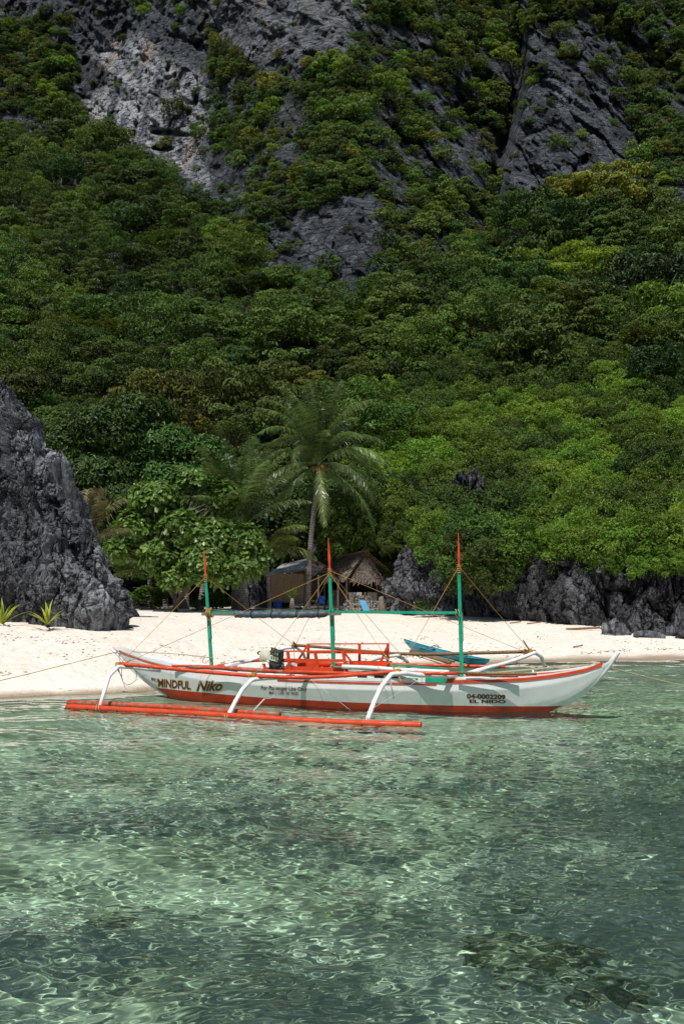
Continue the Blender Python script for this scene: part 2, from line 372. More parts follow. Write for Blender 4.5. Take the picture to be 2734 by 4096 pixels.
def poly_mask(px, py, poly, soft=40):
    """1 inside the outline, fading to 0 outside it"""
    P = np.array(poly, float); ins = np.zeros(px.shape, bool); dm = np.full(px.shape, 1e9)
    for (x1, y1), (x2, y2) in zip(P, np.roll(P, -1, 0)):
        c = ((y1 > py) != (y2 > py)) & (px < (x2-x1)*(py-y1)/((y2-y1)+1e-9)+x1); ins ^= c
        dx, dy = x2-x1, y2-y1; t = np.clip(((px-x1)*dx+(py-y1)*dy)/(dx*dx+dy*dy), 0, 1)
        dm = np.minimum(dm, np.hypot(px-x1-t*dx, py-y1-t*dy))
    return np.where(ins, 1, np.clip(1-dm/soft, 0, 1))
BARE = [([(290, 60), (820, 60), (845, 700), (830, 830), (745, 740), (560, 600), (380, 560), (320, 350)], .93),
        ([(830, -400), (1450, -400), (1450, 60), (1370, 190), (1230, 240), (1000, 205), (850, 120)], .96), ([(-100, -400), (830, -400), (830, 70), (300, 60), (-100, 60)], .8),
        ([(1040, 1050), (1130, 900), (1380, 800), (1430, 750), (1500, 850), (1515, 1150), (1395, 1250), (1300, 1140), (1060, 1110)], .93),
        ([(2010, 300), (2100, 130), (2350, 60), (2480, 330), (2540, 600), (2450, 790), (2230, 790), (2010, 810), (2040, 500)], .93),
        ([(1700, 250), (1960, 250), (1960, 760), (1800, 780), (1700, 600)], .70), ([(2480, 770), (2900, 740), (2900, 880), (2560, 850)], .93),
        ([(20, 470), (300, 480), (330, 580), (30, 560)], .85), ([(780, 650), (1000, 700), (960, 950), (860, 800)], .7), ([(1480, 350), (1700, 300), (1750, 700), (1500, 700)], .45), ([(2350, 100), (2800, 100), (2800, 700), (2500, 700)], .35)]
def bareness(px, py):
    r = np.zeros(np.shape(px))
    for poly, k in BARE: r = np.maximum(r, k*poly_mask(px, py, poly))
    return r
pxs = axis([(-700, -40, 60), (-40, 2780, 540), (2780, 3500, 60)]); pys = axis([(-900, -60, 60), (-60, 1350, 310), (1350, 2540, 130)])[::-1]
PX, PY = np.meshgrid(pxs, pys); DD = mountain_D(PX, PY)
MV = np.stack([(PX-CX)/F*DD, DD, EYE-(PY-HZ)/F*DD], -1).reshape(-1, 3)
mt = np_mesh('mountain', MV, grid_quads(len(pys), len(pxs)), True)
pale = np.maximum(poly_mask(PX, PY, [(400, 200), (560, 180), (700, 280), (790, 330), (800, 560), (780, 700), (560, 560), (380, 520), (370, 420), (480, 330)], 60), .35*poly_mask(PX, PY, BARE[1][0], 60))
pale = np.maximum(pale, .8*poly_mask(PX, PY, [(780, 690), (830, 700), (835, 820), (800, 820)], 15))
attr(mt, 'pale', pale.ravel()); attr(mt, 'green', (1-bareness(PX, PY)).ravel()*.9)
tag(obj('mountain', mt, m_cliff), 'steep dark limestone mountain rising over the beach', kind='structure')

# ------------------------------------------------------------------ karst outcrops: closed ridges with fluted, pitted walls
def outcrop(name, foot, tops, thick, label, material, cat='rock', lean=.22, amp=.35, nu=180, nv=90, seed=0, flute=1.6, group=None, spike=.35, big=.5):
    """foot: front foot line as (x, y, z); tops: crest height above the foot for each point; thick: depth of the rock behind its foot line"""
    A = np.array(foot, float); T = np.array(tops, float); K = np.array(thick, float)*np.ones(len(A))
    L = np.concatenate([[0], np.cumsum(np.hypot(*(A[1:, :2]-A[:-1, :2]).T))]); u = np.linspace(0, L[-1], nu)
    fx, fy, fz, th, tk = (np.interp(u, L, q) for q in (A[:, 0], A[:, 1], A[:, 2], T, K))
    tx, ty = np.gradient(fx), np.gradient(fy)
    for _ in range(6):
        tx = np.convolve(np.pad(tx, 3, 'edge'), np.ones(7)/7, 'valid'); ty = np.convolve(np.pad(ty, 3, 'edge'), np.ones(7)/7, 'valid')
    q = np.hypot(tx, ty)+1e-9; nx, ny = -ty/q, tx/q            # away from the viewer
    th = th*(1+spike*.5*vnoise(u*2.2, 0*u+seed, 0*u)+spike*.35*ridged(u*4.1, 0*u+seed+3, 0*u, 2))
    v = np.concatenate([np.linspace(-.08, 1, nv), np.linspace(1.0, -.1, nv//3)[1:]]); back = np.concatenate([np.zeros(nv), np.linspace(0, 1, nv//3)[1:]])
    Vv, U = np.meshgrid(v, np.arange(nu), indexing='ij'); Bk = np.meshgrid(back, np.arange(nu), indexing='ij')[0]
    tkk = tk[U]; depth = lean*np.clip(Vv, 0, 1)**1.4*th[U]*(Bk == 0)+(Bk > 0)*(lean*th[U]+Bk*np.maximum(tkk-lean*th[U], .3))
    # flat ends close the body
    Z = fz[U]+Vv*th[U]-.5*(Vv < -.07); X = fx[U]+nx[U]*depth; Y = fy[U]+ny[U]*depth; us = u[U]
    s = seed*11.3
    d = .62*ridged(us*flute*.55+s, Z*.16, Y*.25, 3)+.42*ridged(us*flute*2.0+.2*Z+s, Z*.32, Y*.4, 4, .6)
    d1, d2, cid = worley(us*.42+s*1.3+.3*vnoise(us, Z, Y), Z*.30+.2*us, Y*.3); d = d+big*((cid-.5)*2.2-np.clip(.12-(d2-d1), 0, .12)*7)
    d1, d2, cid = worley(us*1.1+s+.25*fbm(us, Z, Y, 2), Z*.42, Y*.5); d = d+(cid-.5)*.6-np.clip(.10-(d2-d1), 0, .10)*5
    d1, d2, cid = worley(us*3.6+s+.3*fbm(us*2, Z*2, Y, 2), Z*1.1, Y*1.3); d = d+(cid-.5)*.18-np.clip(.14-(d2-d1), 0, .14)*1.2
    d = d+.13*ridged(us*7, Z*3.2+s, Y*4, 4, .7)+.07*vnoise(us*21, Z*14, Y*9)
    d = d*amp*np.clip(.35+Vv*2.5, .35, 1)
    X = X-nx[U]*d; Y = Y-ny[U]*d; Z = Z+(np.abs(Vv-1) < .35)*.18*amp*fbm(us*5, Y*4, Z*3+s, 3)*np.clip(Vv*3, 0, 1)
    V = np.stack([X, Y, Z], -1).reshape(-1, 3); nr, nc = X.shape
    Q = [grid_quads(nr, nc)[:, ::-1]]
    # end caps: strips from the front row to the matching back row
    caps = []
    for e in (0, nc-1):
        idx = np.arange(nr)*nc+e; ring = idx; c = V[ring].mean(0); V = np.vstack([V, c]); ci = len(V)-1
        for a_, b_ in zip(ring[:-1], ring[1:]): caps.append((a_, b_, ci, ci) if e == 0 else (b_, a_, ci, ci))
    me = bpy.data.meshes.new(name)
    caps = np.array(caps)[:, :3]; quads = Q[0]
    me.vertices.add(len(V)); me.vertices.foreach_set('co', V.astype(np.float32).ravel())
    nl = len(quads)*4+len(caps)*3; me.loops.add(nl); me.loops.foreach_set('vertex_index', np.concatenate([quads.ravel(), caps.ravel()]).astype(np.int32))
    me.polygons.add(len(quads)+len(caps)); me.polygons.foreach_set('loop_start', np.concatenate([np.arange(len(quads))*4, len(quads)*4+np.arange(len(caps))*3]).astype(np.int32))
    me.polygons.foreach_set('use_smooth', np.full(len(quads)+len(caps), False)); me.update(calc_edges=True)
    return tag(obj(name, me, material), label, cat, group)
def ft(pts):        # (px, foot py, top py, distance) -> foot points and heights
    f, t = [], []
    for px, fy, ty, d in pts:
        a = W(px, fy, d); b = W(px, ty, d); f.append(a); t.append(b[2]-a[2])
    return f, t
f_, t_ = ft([(-700, 2440, 1300, 28), (-300, 2440, 1400, 28), (-60, 2450, 1500, 27.5), (30, 2475, 1600, 27.2), (60, 2478, 1650, 27.1), (105, 2485, 1668, 27), (135, 2487, 1760, 27), (160, 2489, 1790, 26.9), (188, 2490, 1870, 26.8), (205, 2492, 1930, 26.8), (250, 2495, 1985, 26.7), (285, 2497, 2010, 26.6), (300, 2498, 2085, 26.5), (345, 2500, 2098, 26.4), (385, 2503, 2085, 26.3), (400, 2505, 2130, 26.2), (418, 2508, 2190, 26.1), (430, 2510, 2300, 26.1), (445, 2512, 2340, 26.3)])
outcrop('limestone_outcrop', f_, t_, [5]*8+[4.2, 3.4, 2.6, 2.0, 1.6, 1.3, 1.0, .8, .6, .5, .4], 'tall fluted grey limestone rock on the sand at the beach\'s left end', m_rock, lean=.16, amp=.50, nu=460, nv=360, seed=1, flute=1.5, spike=.07, big=.22)
f_, t_ = ft([(-120, 2490, 1900, 26.3), (-20, 2492, 1980, 26.2), (50, 2494, 1900, 26.1), (95, 2496, 1960, 26), (150, 2498, 2080, 25.9), (205, 2500, 2060, 25.8), (245, 2502, 2170, 25.7), (270, 2504, 2330, 25.7)])
outcrop('limestone_ridge', f_, t_, [2, 2, 2, 1.8, 1.5, 1.2, .8, .5], 'lower jagged ridge in front of the tall grey limestone rock at the left edge', m_rock, lean=.2, amp=.42, nu=260, nv=200, seed=2, flute=1.3, spike=.14)
f_, t_ = ft([(430, 2512, 2440, 25.6), (448, 2515, 2385, 25.4), (472, 2517, 2372, 25.3), (492, 2515, 2400, 25.4), (506, 2508, 2460, 25.6)])
outcrop('boulder', f_, t_, .8, 'small dark pitted boulder at the foot of the tall grey limestone rock', m_rock, lean=.12, amp=.16, nu=80, nv=70, seed=4)
f_, t_ = ft([(270, 2508, 2420, 25.3), (320, 2512, 2290, 25.1), (380, 2516, 2260, 25.0), (430, 2515, 2300, 25.2), (455, 2512, 2400, 25.6)])
outcrop('boulder', f_, t_, 1.6, 'broad upright boulder leaning on the front of the tall grey limestone rock', m_rock, lean=.2, amp=.32, nu=150, nv=120, seed=5)
f_, t_ = ft([(120, 2500, 2330, 25.6), (165, 2508, 2200, 25.4), (230, 2510, 2080, 25.3), (275, 2512, 2190, 25.3), (300, 2510, 2380, 25.5)])
outcrop('boulder', f_, t_, 1.4, 'narrow split boulder between the two agave plants on the sand', m_rock, lean=.2, amp=.34, nu=150, nv=140, seed=6)
# rock walls at the back of the beach
f_, t_ = ft([(360, 2440, 2150, 46), (520, 2440, 2200, 46), (700, 2440, 2240, 46), (900, 2440, 2270, 46), (1010, 2440, 2230, 46), (1090, 2440, 2250, 45.5), (1120, 2438, 2330, 46)])
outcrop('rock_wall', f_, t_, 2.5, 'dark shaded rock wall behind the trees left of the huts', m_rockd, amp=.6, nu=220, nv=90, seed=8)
f_, t_ = ft([(1045, 2430, 2330, 43), (1075, 2432, 2250, 42.8), (1100, 2432, 2250, 42.8), (1118, 2430, 2300, 43)])
f_, t_ = ft([(985, 2428, 2340, 43), (1010, 2430, 2230, 42.8), (1065, 2430, 2210, 42.8), (1085, 2430, 2300, 43)])
outcrop('boulder', f_, t_, 1.2, 'pale grey boulder just left of the tin roofed hut', m_rock, amp=.4, nu=90, nv=80, seed=9)
f_, t_ = ft([(1120, 2438, 2180, 50), (1300, 2438, 2150, 50), (1500, 2438, 2150, 49), (1600, 2438, 2170, 48)])
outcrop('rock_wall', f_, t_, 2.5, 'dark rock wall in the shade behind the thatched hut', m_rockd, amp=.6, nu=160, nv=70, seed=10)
f_, t_ = ft([(1560, 2438, 2330, 41), (1590, 2442, 2270, 40.6), (1640, 2446, 2190, 40.2), (1670, 2448, 2155, 40), (1750, 2450, 2165, 39.6), (1790, 2452, 2270, 39.4), (1850, 2455, 2330, 39), (1930, 2460, 2310, 38.5), (2010, 2462, 2345, 38), (2060, 2466, 2320, 37.6)])
outcrop('rock_wall', f_, t_, 2.6, 'jagged grey rock wall right of the thatched hut, leafy bush hanging over it', m_rock, amp=.55, nu=330, nv=150, seed=11, lean=.16)
f_, t_ = ft([(2040, 2468, 2330, 37), (2100, 2474, 2270, 36.4), (2150, 2480, 2250, 36), (2200, 2490, 2190, 35.6), (2240, 2498, 2185, 35.2), (2300, 2506, 2230, 34.6), (2350, 2512, 2260, 34.2), (2420, 2515, 2265, 34), (2480, 2520, 2280, 34), (2560, 2520, 2265, 34.2), (2640, 2520, 2270, 34.2), (2740, 2530, 2260, 34), (2900, 2530, 2250, 34), (3300, 2530, 2240, 34)])
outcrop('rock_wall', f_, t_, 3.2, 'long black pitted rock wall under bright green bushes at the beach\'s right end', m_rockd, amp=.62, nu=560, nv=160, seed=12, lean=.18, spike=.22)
for pts, th, lb, sd, am in (
    ([(2405, 2520, 2500, 31.6), (2425, 2528, 2490, 31.4), (2460, 2534, 2488, 31.3), (2500, 2538, 2505, 31.3), (2520, 2538, 2530, 31.4)], 1.0, 'low blue grey boulder on the sand in front of the black rock wall', 21, .16),
    ([(2470, 2528, 2450, 32.6), (2500, 2532, 2410, 32.5), (2540, 2534, 2430, 32.4)], .9, 'upright grey boulder leaning on the black rock wall', 22, .25),
    ([(2525, 2535, 2420, 32.2), (2560, 2540, 2415, 32), (2610, 2542, 2450, 31.9), (2650, 2542, 2480, 31.9), (2665, 2540, 2520, 32)], 1.1, 'large rugged dark boulder standing before the small sea cave', 23, .30),
    ([(2530, 2545, 2530, 31), (2580, 2548, 2520, 30.9), (2640, 2550, 2530, 30.9), (2660, 2549, 2540, 30.9)], .6, 'flat blue grey rock lying at the base of the rugged dark boulder', 24, .10),
    ([(2655, 2535, 2510, 31.6), (2680, 2538, 2500, 31.5), (2705, 2536, 2512, 31.5)], .6, 'small grey rock on the sand at the mouth of the sea cave', 25, .12),
    ([(2700, 2545, 2450, 31), (2730, 2550, 2420, 30.9), (2800, 2550, 2400, 30.9), (2900, 2550, 2400, 31)], 1.6, 'rounded dark boulder cut by the right edge beside the sea cave', 26, .28)):
    f_, t_ = ft(pts); outcrop('boulder', f_, t_, th, lb, m_rock if sd in (21, 24, 25) else m_rockd, amp=am, nu=80, nv=56, seed=sd)
f_, t_ = ft([(1780, 2120, 1990, 46.2), (1830, 2120, 1915, 46), (1880, 2110, 1862, 46), (1925, 2110, 1880, 46), (1950, 2120, 2010, 46.2)])
outcrop('rock_pinnacle', f_, t_, 1.6, 'jagged dark pinnacle rising out of the bushes above the beach', m_rockd, amp=.42, nu=130, nv=110, seed=30, lean=.12)
f_, t_ = ft([(2500, 1960, 1860, 52), (2520, 1965, 1835, 52), (2560, 1965, 1850, 52)])
outcrop('rock_pinnacle', f_, t_, 1.2, 'small dark rock poking out of the bright green bushes at right', m_rockd, amp=.3, nu=60, nv=60, seed=31, lean=.12)
# ------------------------------------------------------------------ foliage
def leaf_mat(name, dark, light, rough=.42, trans=.22, spec=.5):
    m = mat(name, light, rough, spec); g = N(m)
    at = g.n('ShaderNodeAttribute', attribute_name='tint'); oi = g.n('ShaderNodeObjectInfo')
    f = g.math('ADD', g.math('MULTIPLY', at.outputs['Fac'], .62), g.math('MULTIPLY', oi.outputs['Random'], .38))
    c = g.mix(f, dark, light)
    hs = g.n('ShaderNodeHueSaturation'); g.l(c, hs.inputs['Color'])
    r2 = g.math('FRACT', g.math('MULTIPLY', oi.outputs['Random'], 7.31))
    g.l(g.math('ADD', g.math('MULTIPLY', r2, .032), .492), hs.inputs['Hue'])
    r3 = g.math('FRACT', g.math('MULTIPLY', oi.outputs['Random'], 23.7))
    g.l(g.math('ADD', g.math('MULTIPLY', r3, .75), .68), hs.inputs['Value'])
    g.l(hs.outputs[0], g.b.inputs['Base Color'])
    tr = g.n('ShaderNodeBsdfTranslucent'); lc = g.mix(.5, (0, 0, 0), (0, 0, 0)); 
    hv = g.n('ShaderNodeHueSaturation', _Hue=.48, _Saturation=1.15, _Value=1.5); g.l(hs.outputs[0], hv.inputs['Color']); g.l(hv.outputs[0], tr.inputs['Color'])
    ms = g.n('ShaderNodeMixShader'); ms.inputs[0].default_value = trans
    g.l(g.b.outputs[0], ms.inputs[1]); g.l(tr.outputs[0], ms.inputs[2]); g.l(ms.outputs[0], g.out.inputs['Surface'])
    return m
m_green = leaf_mat('forest_leaf', (0.0172, 0.0359, 0.0078), (.128, .205, .034), .6, .22, .3)
m_lush = leaf_mat('lush_leaf', (0.0392, 0.0735, 0.007), (.20, .31, .034), .48, .30, .4)
m_olive = leaf_mat('olive_leaf', (0.0255, 0.0375, 0.0082), (.135, .190, .036), .6, .22, .3)
m_yellow = leaf_mat('yellow_leaf', (0.0455, 0.0552, 0.0083), (0.253, 0.2645, 0.0391), .6, .22, .3)
m_deep = leaf_mat('dark_glossy_leaf', (0.0105, 0.027, 0.0067), (.088, .165, .034), .45, .2, .25)
m_almond = leaf_mat('big_round_leaf', (.022, .062, .010), (.185, .275, .065), .36, .28, .4)
m_palm = leaf_mat('palm_leaflet', (.030, .050, .016), (.15, .215, .055), .33, .25, .5)
m_twig = leaf_mat('dry_twig', (.07, .05, .03), (.20, .15, .09), .8, .02, .2)
m_agave = leaf_mat('agave_leaf', (.10, .15, .012), (.33, .37, .03), .35, .3)
m_bark = mat('bark', (.10, .08, .06), .85); g = N(m_bark)
a_ = g.noise(g.pos((1, 1, .3), True), 9, 5, .7); g.l(g.ramp(a_, [(.35, (.045, .035, .026)), (.65, (.17, .145, .115))]), g.b.inputs['Base Color']); g.bump(a_, .6, .02)
m_palmbark = mat('palm_bark', (.2, .18, .16), .85); g = N(m_palmbark)
a_ = g.noise(g.pos((1, 1, .6), True), 7, 5, .7); wv = g.n('ShaderNodeTexWave', bands_direction='Z', _Scale=4.5, _Distortion=1.5, _Detail=2); g.l(g.pos(obj=True), wv.inputs[0])
g.l(g.mix(g.math('MULTIPLY', wv.outputs[1], .6), g.ramp(a_, [(.35, (.13, .115, .10)), (.65, (.33, .30, .27))]), (.09, .075, .06)), g.b.inputs['Base Color']); g.bump(wv.outputs[1], .7, .03)

def unit(v): return v/(np.linalg.norm(v, axis=-1, keepdims=True)+1e-9)
def leaves(C, Nn, size, aspect, r, droop=0.0, fold=.18, tint=None, bunch=0):
    """kite-shaped leaves at C facing Nn; returns verts, quads, tint per vertex"""
    n = len(C); t = unit(np.cross(Nn, r.normal(size=(n, 3)))); t[:, 2] -= droop; t = unit(t); b = unit(np.cross(Nn, t)); nn = np.cross(t, b)
    s = (size*r.uniform(.65, 1.3, n))[:, None]; w_ = s*aspect
    p0 = C-t*s*.5; p2 = C+t*s*.5-nn*s*fold; p1 = C+b*w_*.5+nn*s*fold*.6; p3 = C-b*w_*.5+nn*s*fold*.6
    V = np.stack([p0, p1, p2, p3], 1).reshape(-1, 3); Q = np.arange(4*n).reshape(n, 4)
    tt = r.random(n)*.6+r.random(n)*.4 if tint is None else tint
    return V, Q, np.repeat(tt, 4)
def crown(name, material, seed, rx, rz, nclump, nleaf, clump_r, leaf, aspect=.55, flat=.62, droop=.15, layers=0, gap=.15, bottom=-.35, upbias=.75):
    """a crown of many leaf clumps around (0,0,0): the clumps crowd near the outside, leaves sit on the clumps' skin"""
    r = np.random.default_rng(seed); C, R_ = [], []
    k = 0
    while len(C) < nclump and k < nclump*60:
        k += 1; d = unit(r.normal(size=3)); 
        if d[2] < bottom: continue
        q = r.uniform(.55, 1.0) if r.random() < .82 else r.uniform(.1, .6)
        lump = 1+.28*float(vnoise(np.array([d[0]*1.7+seed]), d[1]*1.7, d[2]*1.7)[0])
        p = d*q*np.array([rx, rx, rz])*lump; cr = clump_r*r.uniform(.6, 1.25)
        if any(np.linalg.norm((p-c)/np.array([1, 1, flat])) < (cr+s)*(.5+gap) for c, s in zip(C, R_)): continue
        C.append(p); R_.append(cr)
    C = np.array(C); R_ = np.array(R_); w_ = R_**2/np.sum(R_**2); idx = r.choice(len(C), nleaf, p=w_)
    d = unit(r.normal(size=(nleaf, 3))); d[:, 2] = np.where((d[:, 2] < -.1) & (r.random(nleaf) < upbias), -d[:, 2], d[:, 2])
    rad = r.uniform(.55, 1.08, nleaf)**.6
    P = C[idx]+d*(R_[idx]*rad)[:, None]*np.array([1, 1, flat])
    out = unit(P*np.array([1/rx, 1/rx, 1/rz])); nn = unit(d*.8+out*.35+np.array([0, 0, .55])+r.normal(size=(nleaf, 3))*.42)
    ct = r.random(len(C))
    V, Q, t = leaves(P, nn, leaf, aspect, r, droop, tint=np.clip(ct[idx]*.55+r.random(nleaf)**1.5*.5, 0, 1))
    me = np_mesh(name, V, Q); attr(me, 'tint', t); me.materials.append(material); return me
def limbs(name, seed, h, rx, rz, n=6, r0=.14, material=None):
    """trunk from (0,0,-h) with limbs reaching into the crown"""
    r = random.Random(seed); mb = MB(); top = Vector((r.uniform(-.2, .2), r.uniform(-.2, .2), -rz*.25))
    base = Vector((r.uniform(-.3, .3), r.uniform(-.2, .2), -h)); mid = (base+top)/2+Vector((r.uniform(-.25, .25), r.uniform(-.2, .2), 0))
    mb.tube(spline([base, mid, top], 4), [r0*(1.15-.09*i) for i in range(9)], 6)
    for i in range(n):
        a = 6.283*i/n+r.uniform(-.4, .4); q = r.uniform(.5, .85)
        e = Vector((math.cos(a)*rx*q, math.sin(a)*rx*q, rz*r.uniform(.05, .6))); st = base.lerp(top, r.uniform(.62, 1))
        m_ = st.lerp(e, .5)+Vector((0, 0, r.uniform(-.25, .2)))
        mb.tube(spline([st, m_, e], 3), [r0*.5, r0*.45, r0*.4, r0*.33, r0*.25, r0*.18, r0*.08][:7], 5)
    me = mb.mesh(name); me.materials.append(material or m_bark); return me

# crown kinds; a unit is about 1 m, crowns about 2.5 m in radius
TREE = []
for i, (m_, sd) in enumerate(((m_green, 1), (m_green, 2), (m_olive, 3), (m_green, 4), (m_yellow, 5), (m_lush, 6), (m_deep, 7), (m_olive, 8))):
    TREE.append((crown('crown', m_, 100+sd, (2.6, 2.3, 2.7, 2.1)[sd % 4], (1.5, 2.3, 1.3, 2.7, 1.9)[sd % 5], (40, 52, 36, 60)[sd % 4], 6200, (.70, .60, .78, .54)[sd % 4], (.19, .165, .21)[sd % 3], .55, (.55, .75, .45)[sd % 3], .2, gap=.22), limbs('trunk', sd, 4.2, 2.4, 1.5, 7, .11)))
def make_tree(kind, loc, s, rz, name, label, group, sz=1.0):
    cm, tm = TREE[kind]
    o = empty(name, label, 'tree', loc, rz, group); o.scale = (s, s, s*sz)
    obj('crown', cm, parent=o); obj('trunk', tm, parent=o); return o

def place(region, spacing, ydens, size, seed, dens=None, limit=10**6, maxtry=30000):
    """blue-noise places over a part of the mountain; size in metres, spacing relative to the apparent size"""
    r = np.random.default_rng(seed); x0, y0, x1, y1 = region; out = []; cell = {}
    cand = np.stack([r.uniform(x0, x1, maxtry), r.uniform(y0, y1, maxtry)], 1); D = mountain_D(cand[:, 0], cand[:, 1]); S = r.uniform(size[0], size[1], maxtry)
    keep = r.random(maxtry) < (1 if dens is None else dens(cand[:, 0], cand[:, 1])); g_ = 120
    for (px, py), d, s, k in zip(cand, D, S, keep):
        if not k: continue
        a = F*s/d*spacing; bad = False; ci, cj = int(px//g_), int(py//g_)
        for di in (-2, -1, 0, 1, 2):
            for dj in (-2, -1, 0, 1, 2):
                for (qx, qy, qa) in cell.get((ci+di, cj+dj), ()):
                    w_ = (a+qa)/2
                    if ((px-qx)/w_)**2+((py-qy)/(w_*ydens))**2 < 1: bad = True; break
                if bad: break
            if bad: break
        if bad: continue
        cell.setdefault((ci, cj), []).append((px, py, a)); out.append((px, py, d, s))
        if len(out) >= limit: break
    return out
# --- forest on the slope
def forest_top(px): return np.interp(px, [-300, 0, 300, 420, 600, 760, 830, 950, 1100, 1300, 1400, 1560, 1700, 1950, 2200, 2350, 2500, 2734, 3000], [560, 540, 530, 545, 640, 760, 850, 1010, 1120, 1190, 1270, 1180, 1080, 960, 800, 760, 840, 860, 860])
def f_dens(px, py):
    ok = (py > forest_top(px)+20)*(1-bareness(px, py)*.97)
    return ok*np.where((px > 1450) & (py > 1560), 0, 1)*np.where(py > 2050, 0, 1)
spots = place((-250, 540, 3000, 2060), .52, .62, (3.2, 7.4), 21, f_dens)
kinds_l = {0: 'mid green', 1: 'mid green', 2: 'olive green', 3: 'mid green', 4: 'yellowish', 5: 'fresh green', 6: 'dark glossy green', 7: 'dull olive'}
r_ = np.random.default_rng(3); spots.sort(key=lambda q: q[2])
def zone(px, py): return ('low on the slope' if py > 1600 else 'on the lower slope' if py > 1300 else 'halfway up the slope' if py > 1000 else 'high under the bare cliff')+(' at the left edge' if px < 300 else ' above the left mast' if px < 800 else ' above the palms' if px < 1300 else ' above the middle mast' if px < 1650 else ' above the right mast' if px < 2200 else ' near the right edge')
for (px, py, d, s) in spots[:285]:
    if px > 1850 and 780 < py < 1080: k = r_.choice([4, 2, 0, 6, 2])
    elif px > 1900 and py < 1600: k = r_.choice([6, 5, 0, 6, 2])
    elif 1000 < px < 1560 and 1450 < py < 1700: k = r_.choice([4, 2, 4, 7])
    elif 500 < px < 1050 and py > 1560: k = r_.choice([7, 2, 4])
    else: k = r_.choice([0, 1, 3, 2, 7, 5, 6, 0, 1], p=[.17, .17, .16, .13, .09, .08, .08, .06, .06])
    c = W(px, py, d); sc_ = s/5.2*(1.25 if px > 1850 and py < 1500 else 1)
    make_tree(k, (c[0], c[1]-.2*s, c[2]+.10*s), sc_, r_.uniform(0, 6.28), 'forest_tree', '%s %s tree %s' % ('large' if sc_*5.2 > 5.9 else 'small' if sc_*5.2 < 4.5 else 'round crowned', kinds_l[k], zone(px, py)), 'forest trees on the mountain slope', r_.uniform(.8, 1.35))
print('forest', len(spots))
# --- bright bushes on the right-hand slope
BUSH = [crown('crown', m_, 200+i, 1.65, 1.45, 80, 10500, .38, .12, .5, .85, .3, bottom=-.75, upbias=.45) for i, m_ in enumerate((m_lush, m_lush, m_green, m_lush, m_olive))]
def b_dens(px, py):
    lo = np.interp(px, [1300, 1440, 1600, 1800, 1860, 2000, 2150, 2300, 2734, 3000], [2150, 2150, 2130, 2140, 2250, 2290, 2270, 2170, 2230, 2230]); hi = np.interp(px, [1400, 1600, 1900, 2734], [1640, 1560, 1500, 1500])
    return (py < lo-30)*(py > hi)*(px > 1430)*(1-.98*poly_mask(px, py, [(1790, 2110), (1830, 1890), (1940, 1860), (1970, 2050), (1900, 2100)], 8))*(1-.98*poly_mask(px, py, [(2490, 1960), (2510, 1830), (2570, 1840), (2565, 1960)], 8))
bs = place((1400, 1490, 3000, 2300), .40, .62, (2.6, 4.0), 33, b_dens); bs.sort(key=lambda q: q[2]); print('bush', len(bs))
for (px, py, d, s) in bs[:290]:
    near = np.clip((py-1900)/300, 0, 1)
    k = r_.choice(5, p=[.3, .25, .13, .24, .08]) if not (1750 < px < 2150 and py > 1950) else r_.choice([4, 2, 4])
    d = min(d, 44-3*np.clip((px-1700)/600, 0, 1)) if py > 2080 else d
    c = W(px, py, d-.8*near)
    o = empty('slope_bush', '%s%s on the right slope%s' % ('large ' if s > 3.6 else 'small ' if s < 3.0 else '', ('bright green bush', 'bright green bush', 'mid green bush', 'bright green bush', 'olive green bush')[k], (', over the rock wall' if py > 2080 else ', high up' if py < 1750 else '')+(' near the right edge' if px > 2500 else ' right of centre' if px > 2200 else ' beyond the dark pinnacle' if px > 1950 else ' behind the right mast' if px > 1720 else ' by the palm')), 'bush', c, r_.uniform(0, 6.28), 'bushes on the slope right of the palm')
    o.scale = (s/3.3,)*3; obj('crown', BUSH[k], parent=o)
# --- shrubs clinging to the cliff
SHR = [crown('cliff_shrub', m_, 300+i, 1.25, .95, 20, 1500, .42, .17, .6, .6, .35) for i, m_ in enumerate((m_green, m_olive, m_green, m_olive, m_deep, m_lush, m_yellow))]
def c_dens(px, py):
    n = fbm(px/130, py/130, 2.2, 3)
    return (py < forest_top(px)+40)*(1-bareness(px, py))**1.6*np.clip(.34+n*1.3, .03, 1)
cs = place((-250, -250, 3000, 1300), .40, .8, (1.3, 3.3), 44, c_dens, 1900, 30000); cs.sort(key=lambda q: q[2]/q[3]); print('cliff shrubs', len(cs))
for (px, py, d, s) in cs[:290]:
    c = W(px, py, d-.25*s); k = int(r_.choice(7, p=[.25, .24, .15, .15, .12, .06, .03]))
    o = obj('cliff_shrub', SHR[k]); o.location = c; o.rotation_euler = (0, 0, r_.uniform(0, 6.28)); o.scale = (s/2.5, s/2.5, s/2.3)
    tag(o, '%s shrub on the cliff %s' % ((('large ' if s > 3.3 else 'small ' if s < 2.6 else '')+('mid green', 'olive', 'mid green', 'olive', 'dark green', 'fresh green', 'yellowish')[k], ('high up ' if py < 350 else 'midway ' if py < 750 else 'low down ')+('right of the dark gully' if px > 2040 else 'left of the pale rock' if px < 380 else 'beside the pale rock' if px < 900 else 'above the palms' if px < 1400 else 'left of the dark gully'))), 'shrub', 'shrubs clinging to the cliff')
